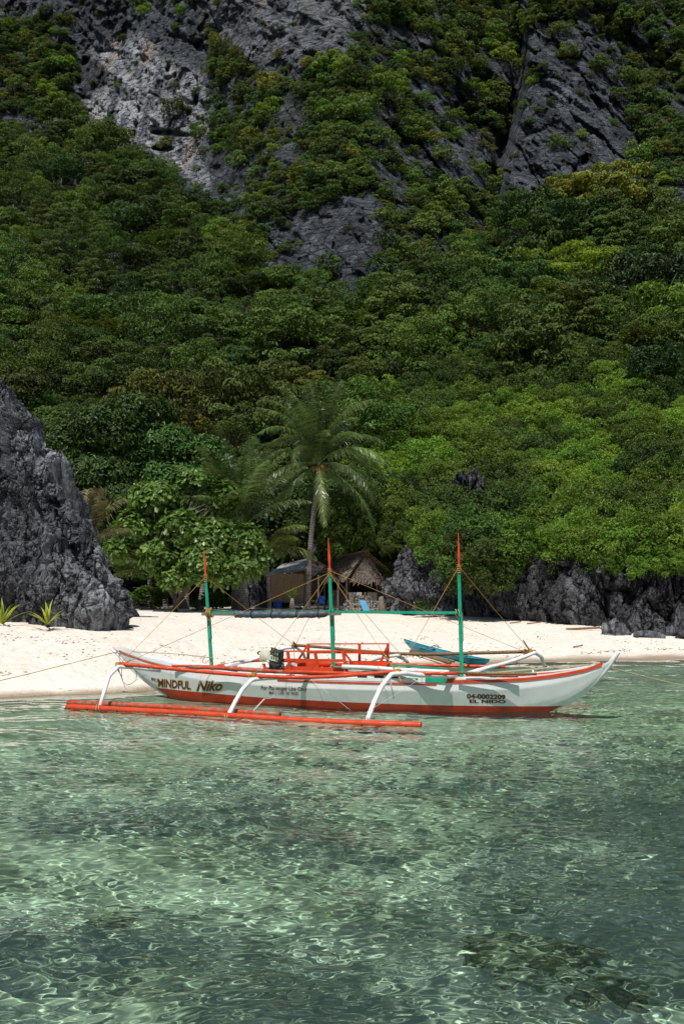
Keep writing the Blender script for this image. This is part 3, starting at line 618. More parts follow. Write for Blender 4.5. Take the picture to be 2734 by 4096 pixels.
# smaller plants everywhere between: too many to count, scattered by geometry nodes
def scatter(name, pts, scl, rot, protos, label):
    me = bpy.data.meshes.new(name); me.from_pydata([tuple(p) for p in pts], [], []); attr(me, 'size', scl); attr(me, 'turn', rot)
    o = tag(obj(name, me), label, kind='stuff')
    pc = bpy.data.collections.new(name+'_kinds')
    for i, pm in enumerate(protos): po = bpy.data.objects.new('leaf_clump', pm); pc.objects.link(po)
    t = bpy.data.node_groups.new(name, 'GeometryNodeTree'); t.interface.new_socket('Geometry', in_out='INPUT', socket_type='NodeSocketGeometry'); t.interface.new_socket('Geometry', in_out='OUTPUT', socket_type='NodeSocketGeometry')
    a = t.nodes.new; gi, go = a('NodeGroupInput'), a('NodeGroupOutput'); mp = a('GeometryNodeMeshToPoints'); ip = a('GeometryNodeInstanceOnPoints'); ci = a('GeometryNodeCollectionInfo')
    ci.inputs['Collection'].default_value = pc; ci.inputs['Separate Children'].default_value = True; ci.inputs['Reset Children'].default_value = True
    na = a('GeometryNodeInputNamedAttribute'); na.data_type = 'FLOAT'; na.inputs['Name'].default_value = 'size'
    nb = a('GeometryNodeInputNamedAttribute'); nb.data_type = 'FLOAT'; nb.inputs['Name'].default_value = 'turn'
    cx_ = a('ShaderNodeCombineXYZ'); ip.inputs['Pick Instance'].default_value = True
    L = t.links.new; L(gi.outputs[0], mp.inputs[0]); L(mp.outputs[0], ip.inputs['Points']); L(ci.outputs[0], ip.inputs['Instance']); L(nb.outputs[0], cx_.inputs[2]); L(cx_.outputs[0], ip.inputs['Rotation']); L(na.outputs[0], ip.inputs['Scale']); L(ip.outputs[0], go.inputs[0])
    o.modifiers.new('scatter', 'NODES').node_group = t; return o
pts, sc2 = [], []
for (px, py, d, s) in cs[290:]: pts.append(W(px, py, d-.2*s)); sc2.append(s/2.5)
def u_dens(px, py):
    n = fbm(px/60, py/60, 5.2, 3); return np.where(py < forest_top(px)+30, (1-bareness(px, py)*.98)**1*np.clip(.12+n*1.1, .02, 1), .35)
us_ = place((-200, -250, 2950, 2100), .55, 1, (.7, 1.7), 55, u_dens, 9000, 22000)
for (px, py, d, s) in us_: pts.append(W(px, py, d-.1*s)); sc2.append(s/2.5)
print('undergrowth', len(pts))
scatter('undergrowth', pts, sc2, r_.uniform(0, 6.28, len(pts)), SHR, 'small shrubs and creepers filling the gaps on the cliff and under the forest')
# ------------------------------------------------------------------ trees at the back of the beach
def rosettes(name, material, seed, spots, per, leaf, spread=.2, aspect=.62, axis_=None):
    """big leaves in whorls at twig ends; spots = (n,3) array of twig ends"""
    r = np.random.default_rng(seed); n = len(spots); C = np.repeat(spots, per, 0); m = len(C)
    a = r.uniform(0, 6.283, m); up = r.uniform(-.1, .75, m); d = unit(np.stack([np.cos(a), np.sin(a), up], -1))
    if axis_ is not None:
        ax = np.repeat(unit(axis_+np.array([0, 0, .45])+r.normal(size=(n, 3))*.25), per, 0); e1 = unit(np.cross(ax, r.normal(size=(m, 3)))); d = unit(e1*np.cos(up*.8)[:, None]+ax*np.sin(up*.8)[:, None]-np.array([0, 0, .15]))
    else: ax = np.zeros((m, 3))+np.array([0, 0, 1.])
    s = leaf*r.uniform(.6, 1.25, m); P = C+d*(s*.55)[:, None]+r.normal(size=(m, 3))*spread*leaf
    side = unit(np.cross(d, ax+r.normal(size=(m, 3))*.3)); nn = np.cross(side, d)
    sw = (s*aspect*.5)[:, None]; s_ = s[:, None]*.5
    k = [P-d*s_, P-d*s_*.2+side*sw*.72+nn*s_*.14, P+d*s_*.55+side*sw-nn*s_*.02, P+d*s_*1.0-nn*s_*.22, P+d*s_*.55-side*sw-nn*s_*.02, P-d*s_*.2-side*sw*.72+nn*s_*.14]
    V = np.stack(k, 1).reshape(-1, 3); b = np.arange(m)*6; Q = np.concatenate([np.stack([b, b+1, b+2, b+3], -1), np.stack([b, b+3, b+4, b+5], -1)])
    me = np_mesh(name, V, Q); t = np.repeat(np.clip(np.repeat(r.random(n), per)**1.5*.45+r.random(m)**2.2*.6, 0, 1), 6); attr(me, 'tint', t); me.materials.append(material); return me
def lobed(seed, lobes, n, skin=.35):
    """points near the skin of several ellipsoid lobes ((x, y, z), (rx, ry, rz))"""
    r = np.random.default_rng(seed); vol = np.array([l[1][0]*l[1][2]+l[1][1]*l[1][0] for l in lobes]); idx = r.choice(len(lobes), n, p=vol/vol.sum())
    c = np.array([l[0] for l in lobes], float)[idx]; s = np.array([l[1] for l in lobes], float)[idx]; d = unit(r.normal(size=(n, 3)))
    d[:, 2] = np.where(r.random(n) < .35, np.abs(d[:, 2]), d[:, 2]); rad = 1-skin*r.random(n)**1.5
    lump = 1+.16*vnoise(d[:, 0]*2.3+seed, d[:, 1]*2.3, d[:, 2]*2.3+idx)
    lobed.n = unit(d*s); return c+d*s*(rad*lump)[:, None]
def near_tree(name, label, base, lobes, n, per, leaf, material, seed, trunks, aspect=.6, r0=.13, group=None):
    """lobes in metres relative to the base; trunks: list of lists of points"""
    o = empty(name, label, 'tree', base, 0, group)
    sp_ = lobed(seed, lobes, n); me = rosettes('crown', material, seed, sp_, per, leaf, aspect=aspect, axis_=lobed.n); obj('crown', me, parent=o)
    rr = random.Random(seed)
    for t in trunks: 
        sp = spline(t, 5); mb = MB(); mb.tube(sp, [r0*(1-.75*i/len(sp)) for i in range(len(sp))], 8)
        for (c, s) in lobes:
            e0 = sp[int(len(sp)*rr.uniform(.45, .9))]
            for q in range(3):
                e = Vector(c)+Vector((rr.uniform(-.6, .6)*s[0], rr.uniform(-.6, .6)*s[1], rr.uniform(-.3, .5)*s[2]))
                if (e-Vector(t[-1])).length < 3.4: mb.tube(spline([e0, e0.lerp(e, .5)+Vector((0, 0, rr.uniform(-.2, .2))), e], 3), [.045, .042, .038, .032, .026, .018, .01][:7], 5)
        mb.build('trunk', m_bark, o)
    return o
def L(px, py, d, base): return tuple(W(px, py, d)-np.array(base))
# sea almond with big pale round leaves (centre left)
d = 38.5; B = W(700, 2436, d)
def lob(lst, B): return [(L(px, py, dd, B), (rx, rx*.8, rz)) for px, py, dd, rx, rz in lst]
near_tree('sea_almond_tree', 'spreading tree with big pale green round leaves left of the tin roofed hut', B,
          lob([(620, 2000, 38.2, 1.0, .6), (800, 1925, 38.4, .8, .42), (900, 1990, 38, .5, .6), (540, 2110, 38, .7, .6), (720, 2120, 37.6, .8, .70), (850, 2140, 37.4, .8, .6), (980, 2170, 37.2, .65, .6), (820, 2250, 37.2, .9, .65), (640, 2230, 37.6, .75, .6), (980, 2260, 37.3, .75, .5), (1040, 2225, 37.3, .35, .3), (700, 2310, 37.4, .6, .36), (900, 2310, 37.3, .6, .30), (470, 2200, 38, .5, .4)], B),
          2900, 7, .24, m_almond, 61, [[(0, 0, -.1), (.1, 0, 1.4), (.35, -.3, 2.6), (.2, -.4, 3.9)], [(.05, 0, .2), (.9, -.3, 1.3), (2.1, -.9, 2.2), (2.6, -1, 2.6)], [(0, 0, .4), (-.6, -.2, 1.6), (-1.0, -.4, 3.0)]], r0=.10)
# dark glossy trees behind it
for i, (bp, lst, n, mt_, lb) in enumerate((
    ((420, 2436, 44), [(260, 1790, 44, 1.5, 1.1), (420, 1720, 44, 1.9, 1.1), (560, 1650, 45, 1.5, .8), (380, 1900, 43.5, 1.9, .9), (250, 1950, 43, 1.1, .7), (330, 2050, 42.5, 1.4, .6), (500, 2000, 43, 1.5, .7), (480, 2150, 42.5, 1.3, .6)], 4200, m_deep, 'large dark glossy tree rising behind the tall grey limestone rock'),
    ((700, 2436, 45), [(640, 1780, 45, 1.7, 1.0), (800, 1830, 45, 1.5, .9), (700, 1930, 44, 1.6, .8), (860, 1930, 44.5, 1.2, .7), (560, 1850, 44.5, 1.3, .8), (650, 2060, 43.5, 1.8, .7), (900, 2060, 44, 1.2, .7), (760, 2200, 43.5, 1.6, .7), (560, 2260, 43.5, 1.3, .55), (960, 2170, 43.5, .8, .7)], 4600, m_deep, 'dark glossy tree with layered branches behind the pale leaved almond tree'),
    ((1390, 2436, 47.6), [(1330, 2110, 47.5, 1.1, .8), (1440, 2070, 47.5, 1.2, .8), (1540, 2130, 47, 1.2, .7), (1400, 2190, 46.5, 1.2, .5), (1500, 2220, 46.5, 1.3, .45), (1590, 2200, 46, .9, .5), (1330, 1980, 48, 1.2, .8), (1480, 1960, 48, 1.4, .8), (1230, 2080, 48, 1, 1)], 3300, m_deep, 'dark leafy tree hanging over the thatched hut'),
    ((1600, 2440, 43.5), [(1560, 2190, 43, .7, .4), (1600, 2300, 42.6, .45, .35), (1640, 2250, 42.8, .4, .35), (1540, 2270, 43, .5, .35), (1590, 2370, 42.6, .3, .25)], 560, m_deep, 'small dark tree between the thatched hut and the rock wall'))):
    B = W(*bp); near_tree('dark_leaf_tree', lb, B, lob(lst, B), n, 6, .21, mt_, 70+i, [[(0, 0, -.1), (.1, 0, 2.0), (-.1, 0, 4.0), (0, .1, 5.5)]] if i < 2 else [[(0, 0, -.1), (.1, 0, 1.5), (-.1, 0, 2.6)]], aspect=.42, r0=.15)
B = W(1120, 2436, 46); _l = [(1050, 2080, 46, 1.4, 1.0), (1180, 2120, 46, 1.2, .9), (1000, 2230, 45.6, 1.1, .7), (1120, 2220, 46, 1.3, .6), (900, 2270, 45.5, .9, .5), (1230, 2000, 46.5, 1.1, .9)]
near_tree('dark_leaf_tree', 'dark leafy tree behind the tin roofed hut and the palm trunk', B, lob(_l, B), 2300, 6, .21, m_deep, 90, [[(0, 0, -.1), (.1, 0, 1.5), (-.1, 0, 2.6)]], aspect=.42, r0=.15)
# bare-twigged tree in the thicket on the left
def twig_tree(label, px, py, d, rx, rz, seed, th=.05, leaf=.13, trunk=0, m_=None):
    r = random.Random(seed); mb = MB(); o = empty('bare_twig_tree', label, 'tree', W(px, py, d)); ends = []
    def grow(p, dr, l, rad, k):
        q = p+dr*l; mb.tube([p, p.lerp(q, .5)+Vector([r.uniform(-.1, .1)*l for _ in range(3)]), q], [rad, rad*.85, rad*.6], 4, cap=False)
        ends.append(q)
        if k:
            for _ in range(3 if k > 1 else 2): 
                nd = (dr+Vector((r.uniform(-.9, .9), r.uniform(-.6, .6), r.uniform(-.35, .6)))).normalized(); grow(q, nd, l*r.uniform(.55, .8), rad*.6, k-1)
    for _ in range(7): grow(Vector((r.uniform(-.5, .5)*rx, 0, -rz)), Vector((r.uniform(-.9, .9), r.uniform(-.5, .1), 1)).normalized(), rz*.55, th, 4)
    if trunk: mb.tube([(0, 0, -rz-trunk), (.1, 0, -rz-trunk*.5), (0, 0, -rz*.9)], [th*2.2, th*1.8, th*1.5], 6)
    mb.build('branches', m_twig, o)
    E_ = np.array([tuple(e) for e in ends if r.random() < .75]); obj('leaves', rosettes('leaves', m_ or m_olive, seed, E_, 5, leaf, spread=.9, aspect=.5), parent=o)
twig_tree('brownish half bare tree with a tangle of pale twigs left of the palms', 700, 1690, 47, 2.3, 1.5, 5)
twig_tree('half bare twiggy tree behind the left palm fronds', 860, 1750, 47, 1.5, 1.1, 6)

for i, (px, py, sz, lb, mm) in enumerate(((690, 985, 3.2, 'wide crowned tree with pale forked limbs showing, high above the left mast', m_green), (918, 1120, 2.2, 'slim tree with a tall pale trunk above the palms', m_green), (360, 1330, 3.0, 'tree with pale crooked branches showing on the slope above the left rock', m_olive), (1160, 1380, 2.6, 'half bare tree with pale branches on the slope above the palms', m_olive), (1800, 1330, 3.2, 'tree with a tangle of pale branches on the slope above the right mast', m_green), (2050, 1430, 2.6, 'bare branched tree among green crowns right of the right mast', m_olive), (1520, 1280, 2.4, 'thin pale branched tree at the foot of the dark rock slab', m_green), (90, 1300, 2.6, 'half bare pale branched tree at the left edge of the slope', m_olive), (2600, 1380, 3.0, 'dull green open crowned tree at the right edge of the slope', m_olive))):
    twig_tree(lb, px, py, float(mountain_D(px, py))-3.5, sz, sz*.75, 40+i, .10, .30, 3.0, mm)
# ------------------------------------------------------------------ palms
def frond_mesh(name, seed, Lf, arch, nleaf=74, ll=.62, droop=.7, material=None, twist=0):
    """a frond along +x that rises and then bends down; leaflets hang to both sides"""
    r = np.random.default_rng(seed); t = np.linspace(0, 1, 22); ang = R(arch[0])+(R(arch[1])-R(arch[0]))*t**1.3
    x = np.concatenate([[0], np.cumsum(np.cos(ang[:-1]))])*Lf/21; z = np.concatenate([[0], np.cumsum(np.sin(ang[:-1]))])*Lf/21
    V, Q, T = [], [], []
    for i in range(nleaf):
        s = .14+.86*i/nleaf; px_, pz = np.interp(s, t, x), np.interp(s, t, z); a = np.interp(s, t, ang)
        ln = ll*(math.sin(math.pi*min(1, (s*.86+.12)))**.55)*r.uniform(.85, 1.12); ln = max(ln, .12)
        for sd in (-1, 1):
            fw = np.array([math.cos(a), 0, math.sin(a)]); up = np.array([-math.sin(a), 0, math.cos(a)]); out = np.array([0, sd, 0])
            d0 = fw*.62+out*.85+up*r.uniform(.0, .4); d0 /= np.linalg.norm(d0); p = np.array([px_, 0, pz]); wd = .020
            tw = r.normal(0, .25); b = len(V); wv_ = fw*math.cos(tw)*wd+up*math.sin(tw)*wd; dd = d0.copy(); dr = droop*r.uniform(.6, 1.4)
            for k in range(4):
                ww = (1-.28*k) if k < 3 else .12; V += [p-wv_*ww, p+wv_*ww]; dd = dd+np.array([0, 0, -dr*.55]); dd /= np.linalg.norm(dd); p = p+dd*ln/3
            Q += [(b, b+1, b+3, b+2), (b+2, b+3, b+5, b+4), (b+4, b+5, b+7, b+6)]; T += [r.random()]*8
    mb = MB(); mb.tube([(x[i], 0, z[i]) for i in range(0, 22, 3)], [.028, .024, .020, .016, .013, .010, .007, .005], 5, cap=False)
    b = len(V); V += [np.array(v) for v in mb.v]; Q += [tuple(b+i for i in f) for f in mb.f]; T += [1.6]*len(mb.v)
    me = np_mesh(name, np.array(V), np.array(Q)); attr(me, 'tint', T); me.materials.append(material or m_palm); return me
def palm(name, label, base, top, nf, Lf, seed, arches, trunk_r=(.20, .12), droop=.7, zr=1.0, coconuts=True, material=None, only=None):
    o = empty(name, label, 'palm tree', base); r = random.Random(seed); tp = Vector(top)-Vector(base)
    if tp.length > .3:
        mb = MB(); sp = spline([(0, 0, -.2), (tp.x*.02+.02, 0, tp.z*.12), (tp.x*.35, tp.y*.4, tp.z*.5), tuple(tp)], 14); n = len(sp)
        mb.tube(sp, [max(trunk_r[1], trunk_r[0]*(1.5 if i < 2 else 1.18 if i < 5 else 1)*(1-.5*i/n))*(1+.045*(i % 2)) for i in range(n)], 12); mb.build('trunk', m_palmbark, o)
    ms = [frond_mesh('frond', seed*10+i, Lf, a, droop=droop, material=material) for i, a in enumerate(arches)]
    for i in range(nf):
        k = i*len(ms)//nf; a = i*2.4+r.uniform(-.25, .25) if only is None else only[i]
        f = obj('frond', ms[k], parent=o); f.location = tuple(tp+Vector((0, 0, .12-.25*k/len(ms)))); f.rotation_euler = (r.uniform(-.35, .35), 0, a); s = r.uniform(.85, 1.1); f.scale = (s, s, s)
    if coconuts:
        mc = mat('coconut_husk', (.24, .13, .03), .6)
        for i in range(7):
            a = i*.9; c = MB(); c.tube([(0, 0, -.12), (0, 0, -.08), (0, 0, 0), (0, 0, .08), (0, 0, .12)], [.03, .08, .105, .08, .03], 10)
            c.build('coconut', mc, o, tuple(tp+Vector((math.cos(a)*.24, math.sin(a)*.24, -.22-.05*(i % 3)))))
    return o
palm('coconut_palm', 'tall coconut palm with a grey ringed trunk beside the tin roofed hut', W(1228, 2440, 42), W(1275, 1850, 41.5), 42, 3.6, 1, [(88, 68), (82, 40), (72, 0), (58, -44), (36, -74), (4, -88), (-26, -89)], trunk_r=(.155, .10), droop=.8)
palm('coconut_palm', 'shorter coconut palm with upright fronds left of the tall palm', W(975, 2436, 39.2), W(965, 2110, 39.2), 26, 3.5, 2, [(86, 64), (78, 40), (66, 10), (48, -16)], trunk_r=(.19, .14), droop=.6, coconuts=False)
palm('young_palm', 'young palm with low arching bright fronds in front of the tin roof', W(1075, 2438, 41), W(1065, 2205, 41), 9, 2.1, 3, [(66, -22), (44, -34), (24, -50)], trunk_r=(.10, .08), droop=.8, coconuts=False, material=leaf_mat('bright_palm_leaflet', (.05, .08, .015), (.20, .24, .06), .35, .25), only=[0, .5, -.35, -.9, 3.3, 2.8, 1.3, 3.9, .1])
palm('dry_palm', 'small yellowish palm growing behind the shoulder of the tall grey limestone rock', W(345, 2250, 29.5), W(340, 2170, 29.5), 7, 1.7, 4, [(84, 70), (66, 25), (40, -10)], trunk_r=(.08, .06), droop=.45, coconuts=False, material=leaf_mat('dry_palm_leaflet', (.07, .07, .02), (.24, .21, .09), .5, .15), only=[.2, 1.2, -.3, .2, -.6, 2.7, .6])
palm('shade_palm', 'low dark palm in the shade of the almond tree', W(600, 2440, 42), W(600, 2300, 42), 11, 2.2, 5, [(70, 10), (46, -20), (28, -50)], trunk_r=(.12, .1), droop=.6, coconuts=False)
# trunks standing in the shade under the trees
for px, lean, rr_, lb in ((800, 20, .12, 'slim bare trunk in the shade near the left mast'), (955, -10, .21, 'thick palm trunk in the shade left of the tin roofed hut'), (735, 6, .20, 'thick dark trunk standing under the almond tree'), (665, -4, .10, 'thin pale trunk under the almond tree')):
    o = empty('shaded_trunk', lb, 'tree trunk', W(px, 2438, 41.5)); t = W(px+lean*3, 2180, 42)-W(px, 2438, 41.5)
    MB().tube(spline([(0, 0, -.2), (t[0]*.3, 0, t[2]*.4), tuple(t)], 8), [rr_*(1.25-.03*i) for i in range(17)], 10).build('trunk', m_palmbark, o)

# ------------------------------------------------------------------ agaves and small plants
def agave(name, label, loc, n, Ls, wd, seed, material, up=(25, 80), cat='plant'):
    o = empty(name, label, cat, loc); r = random.Random(seed)
    for i in range(n):
        mb = MB(); a0 = R(r.uniform(*up)); k = 7; w0 = wd*r.uniform(.8, 1.15); ln = Ls*r.uniform(.7, 1.1); x = z = 0; a = a0; bend = r.uniform(.4, 1.2)
        for j in range(k+1):
            s = j/k; ww = w0*(.55+.9*s if s < .45 else max(.02, (1-s)*1.75)); mb.v += [(x, -ww, z+ww*.35), (x, 0, z), (x, ww, z+ww*.35)]
            x += math.cos(a)*ln/k; z += math.sin(a)*ln/k; a -= bend*s*2/k*1.2
        for j in range(k):
            b = j*3; mb.f += [[b, b+1, b+4, b+3], [b+1, b+2, b+5, b+4]]; mb.sm += [True, True]
        me = mb.mesh('leaf'); attr(me, 'tint', [r.random()]*len(mb.v)); me.materials.append(material)
        f = obj('leaf', me, parent=o); f.rotation_euler = (0, 0, i*2.4+r.uniform(-.2, .2))
    return o
agave('agave', 'yellow green agave on the sand cut by the left edge', W(12, 2498, 24.8), 15, .80, .042, 1, m_agave)
agave('agave', 'yellow green agave on the sand in front of the grey limestone rock', W(190, 2500, 24.4), 16, .66, .036, 2, m_agave, (10, 82))
o = agave('potted_looking_fern', 'young broad leaved plant on a stubby stem before the woven hut wall', W(1168, 2395, 40.6), 12, .58, .05, 3, leaf_mat('fresh_leaf', (.05, .10, .015), (.16, .26, .04), .35, .3), (30, 86)); o.name = 'young_plant'
MB().tube([(0, 0, -.45), (0, 0, -.2), (0, 0, .02)], [.13, .10, .06], 8).build('stem', m_palmbark, o)
def small_bush(label, px, py, d, r1, rz, n, leaf, material, seed, name='beach_shrub'):
    o = empty(name, label, 'shrub', W(px, py, d)); obj('leaves', rosettes('leaves', material, seed, lobed(seed, [((0, 0, rz), (r1, r1*.7, rz))], n), 6, leaf, aspect=.5), parent=o)
    mb = MB(); r = random.Random(seed)
    for i in range(6): mb.tube([(0, 0, -.05), (r.uniform(-.4, .4)*r1, 0, rz*.8), (r.uniform(-.7, .7)*r1, 0, rz*1.4)], [.02, .015, .008], 5)
    mb.build('stems', m_bark, o)
small_bush('round bright green shrub at the foot of the rock wall behind the right mast', 1700, 2448, 38.6, .42, .20, 75, .13, m_almond, 1)
small_bush('low green shrub in the shade between the left mast and the palm trunk', 785, 2442, 39.6, .22, .2, 26, .14, m_almond, 2)
for i, (px, py, d, r1, rz_, n_, lf, lb) in enumerate(((590, 2440, 40.5, .75, .45, 150, .22, 'dark broad leaved bush at the back of the sand right of the tall grey rock'), (860, 2440, 41.0, .55, .35, 90, .2, 'dark bush in the shade below the bench and almond tree'), (690, 2360, 39.5, .9, .42, 190, .22, 'dark leafy undergrowth hanging under the almond tree crown'))): small_bush(lb, px, py, d, r1, rz_, n_, lf, m_deep if i < 2 else m_almond, 50+i)
for i, (px, py, d, s, lb) in enumerate(((1880, 2345, 36.0, .5, 'tuft of green leaves growing in a crack halfway up the right rock wall'), (1990, 2300, 36.2, .4, 'small creeper hanging on the black rock wall'), (2515, 2275, 33.2, .4, 'tiny green plant on top of the black rock wall'))):
    small_bush(lb, px, py, d, s*.5, s*.35, 26, .09, m_lush, 20+i, 'rock_plant')
# leafy bush that hangs over the grey rock wall beside the right mast
for i, (px, py, d, s, kk, lb) in enumerate(((1905, 2250, 36.6, 3.2, 4, 'dull green bush hanging over the grey rock wall right of the right mast'), (1860, 2190, 37.2, 3.2, 2, 'dull green bush just above the one hanging over the grey rock wall'), (1990, 2210, 36.8, 3.0, 0, 'bright green bush over the grey rock wall, left of the rock tip'), (1760, 2150, 39.5, 2.6, 1, 'green bush on top of the grey rock behind the right mast'), (2060, 2180, 36.6, 2.2, 1, 'bright bush at the left of the black rock tip'), (2380, 2200, 35.2, 2.8, 0, 'bright green bush on top of the black rock wall right of its tip'), (2500, 2195, 35.2, 2.8, 3, 'bright green bush above the middle of the black rock wall'), (2620, 2190, 35, 3, 1, 'bright green bush above the sea cave'), (2740, 2180, 35, 3, 0, 'bright green bush over the rocks at the right edge'), (2290, 2170, 35.4, 2.4, 3, 'bright green bush behind the black rock tip'), (1960, 2300, 36.4, 2.0, 4, 'dull green bush hanging lowest over the grey rock wall'), (2420, 2255, 34.4, 1.3, 3, 'small bright bush spilling over the edge of the black rock wall'), (2560, 2262, 34.2, 1.5, 1, 'bright bush drooping over the black rock wall above the rugged boulder'), (2690, 2258, 34, 1.4, 0, 'bright bush drooping over the rocks near the right edge'), (1600, 2165, 41.6, 1.8, 2, 'mid green bush between the thatched hut and the grey rock wall'))):
    o = empty('overhanging_bush', lb, 'bush', W(px, py, d), i*1.7); o.scale = (s/3.4,)*3; obj('crown', BUSH[kk], parent=o)

# ------------------------------------------------------------------ huts
def wood_mat(name, col, sc_=(1, 1, 8)):
    m = mat(name, col, .85, .2); g = N(m); a = g.noise(g.pos(sc_, True), 7, 6, .7)
    g.l(g.ramp(a, [(.3, tuple(c*.45 for c in col)), (.7, tuple(min(.8, c*1.35) for c in col))]), g.b.inputs['Base Color']); g.bump(a, .5, .01); return m
m_grey_wood = wood_mat('weathered_wood', (.20, .17, .14)); m_bam = wood_mat('bamboo_pole', (.23, .14, .07), (6, 6, 1.2)); m_thatch = wood_mat('thatch', (.17, .138, .115), (9, 9, 1)); m_mat = wood_mat('woven_mat', (.34, .25, .15), (1, 1, 14))
m_tin = paint('tin_sheet', (.62, .64, .65), .4, (.20, .15, .12), .60, 2.0); m_tin.node_tree.nodes['Principled BSDF'].inputs['Metallic'].default_value = .35
m_plaster = paint('stained_board', (.55, .53, .48), .8, (.25, .16, .10), .57, 3); m_blue = mat('blue_plastic', (.02, .10, .42), .35); m_bluewood = paint('blue_painted_plank', (.08, .30, .50), .6, (.3, .28, .25), .6, 4)
m_red_cl = mat('red_cloth', (.30, .02, .02), .9); m_stone = rock_mat('pale_stone', (.33, .32, .30), (.52, .51, .48), (.15, .145, .14), 5)
r_h = random.Random(12)
# tin roofed hut; local x right, y away
H = W(1165, 2425, 43.0); hut = empty('tin_roofed_hut', 'small raised hut with woven walls and a tin roof left of the tall palm trunk', 'hut', H)
def HL(px, py, d): return tuple(W(px, py, d)-H)
fl, fr = HL(1080, 2415, 42.6), HL(1218, 2415, 43.2); bl, br = (fl[0]+.5, fl[1]+2.2, fl[2]), (fr[0]+.5, fr[1]+2.2, fr[2])
top = HL(1080, 2295, 42.6)[2]; z0 = HL(1080, 2408, 42.6)[2]
for (a, b) in ((fl, fr), (fr, br), (bl, br), (fl, bl)):
    for i in range(5):          # hanging mat panels
        p, q = Vector(a).lerp(Vector(b), i/5+.004), Vector(a).lerp(Vector(b), (i+1)/5-.004); zz = z0+r_h.uniform(-.05, .04)
        p0 = Vector((p.x, p.y, zz)); q0 = Vector((q.x, q.y, zz)); h = top-zz; m_ = (p0+q0)/2+Vector((0, 0, h/2))
        MB().bar(p0+Vector((0, 0, h/2)), q0+Vector((0, 0, h/2)), .03, h).build('wall_panel', m_mat, hut)
for p in (fl, fr, bl, br): MB().tube([(p[0], p[1], z0-.35), (p[0], p[1], top+.1)], .05, 8).build('post', m_grey_wood, hut)
MB().bar((fl[0], fl[1]+1.1, z0), (fr[0], fr[1]+1.1, z0), 2.2, .06).build('floor_deck', m_grey_wood, hut)
# ridge runs away to the right; corrugated sheets on the near slope and the far slope
e0, e1 = Vector(HL(1068, 2302, 42.2)), Vector(HL(1222, 2283, 42.7)); g0, g1 = Vector(HL(1128, 2258, 43.6)), Vector(HL(1250, 2232, 44.1))
e1b = Vector(HL(1300, 2268, 43.4)); 
for i in range(5):
    p, q = e0.lerp(e1, i/5), e0.lerp(e1, (i+1)/5+.02); P_, Q_ = g0.lerp(g1, i/5), g0.lerp(g1, (i+1)/5+.02); mb = MB(); n = 14; b = 0
    for j in range(n+1):
        s = j/n; o_ = Vector((0, 0, .018*math.cos(j*math.pi)+.004*i+.02*r_h.random()))
        for v in (p.lerp(q, s)+o_, P_.lerp(Q_, s)+o_): mb.v.append(tuple(v)); mb.v.append(tuple(v-Vector((0, 0, .006))))
    for j in range(n): b = j*4; mb.f += [[b, b+4, b+6, b+2], [b+1, b+3, b+7, b+5]]; mb.sm += [False]*2
    mb.build('roof_sheet', m_tin, hut)
MB().quad(g0, g1, g1+Vector((1.0, .6, -.55)), g0+Vector((1.0, .8, -.55))).quad(g0-Vector((0, 0, .02)), g0+Vector((1.0, .8, -.57)), g1+Vector((1.0, .6, -.57)), g1-Vector((0, 0, .02))).build('roof_sheet', m_tin, hut)
# gable end with a painted board and a red rag
ga = Vector(HL(1238, 2238, 43.8)); gb = Vector(HL(1310, 2268, 43.6)); gc = Vector(HL(1238, 2275, 43.8))
MB().bar(Vector(HL(1222, 2258, 43.7)), Vector(HL(1282, 2272, 43.6)), .04, .20).build('gable_board', m_plaster, hut)
MB().bar(Vector(HL(1235, 2268, 43.62)), Vector(HL(1280, 2273, 43.55)), .03, .03).build('blue_stripe', m_bluewood, hut)
MB().bar(ga, gb, .06, .05).build('barge_board', m_grey_wood, hut); MB().bar(Vector(HL(1215, 2282, 43)), Vector(HL(1300, 2290, 43.4)), .07, .06).build('beam', m_grey_wood, hut)
MB().quad(HL(1262, 2245, 43.55), HL(1275, 2252, 43.5), HL(1272, 2266, 43.55), HL(1258, 2256, 43.5)).quad(HL(1258, 2256, 43.51), HL(1272, 2266, 43.56), HL(1275, 2252, 43.51), HL(1262, 2245, 43.56)).build('red_rag', m_red_cl, hut)

# thatched hut
H = W(1400, 2435, 42.6); th = empty('thatched_hut', 'open hut with a shaggy brown thatched roof on wooden posts behind the middle mast', 'hut', H)
def thatch(a0, a1, b0, b1, rows, label_name, thick=.05, per=64, r=r_h, shag=.16):
    """slope from eave a0-a1 to ridge b0-b1, one course of leaf strips per row"""
    for k in range(rows):
        t0 = k/rows; mb = MB(); p, q = a0.lerp(b0, t0), a1.lerp(b1, t0); P_, Q_ = a0.lerp(b0, min(1, t0+1.35/rows)), a1.lerp(b1, min(1, t0+1.35/rows))
        up = (q-p).cross(P_-p).normalized(); up = up if up.z > 0 else -up
        for i in range(per):
            s = (i+r.uniform(-.3, .3))/per; w_ = .8/per; dn = (p-P_).normalized()*r.uniform(0, shag)*(1.6 if k == 0 else .8)
            A_, B_ = p.lerp(q, s)+dn+up*r.uniform(.0, .06), p.lerp(q, s+w_)+dn*r.uniform(.6, 1)+up*r.uniform(.0, .06); C_, D_ = P_.lerp(Q_, s+w_)+up*.012, P_.lerp(Q_, s)+up*.012
            mb.quad(A_, B_, C_, D_)
        mb.build(label_name, m_thatch, th)
def TL(px, py, d): return Vector(W(px, py, d)-H)
R0, R1 = TL(1335, 2232, 44.4), TL(1462, 2205, 42.4)          # ridge: far left end, near right end
E0, E1 = TL(1238, 2330, 43.6), TL(1390, 2318, 41.3)          # eave of the left slope
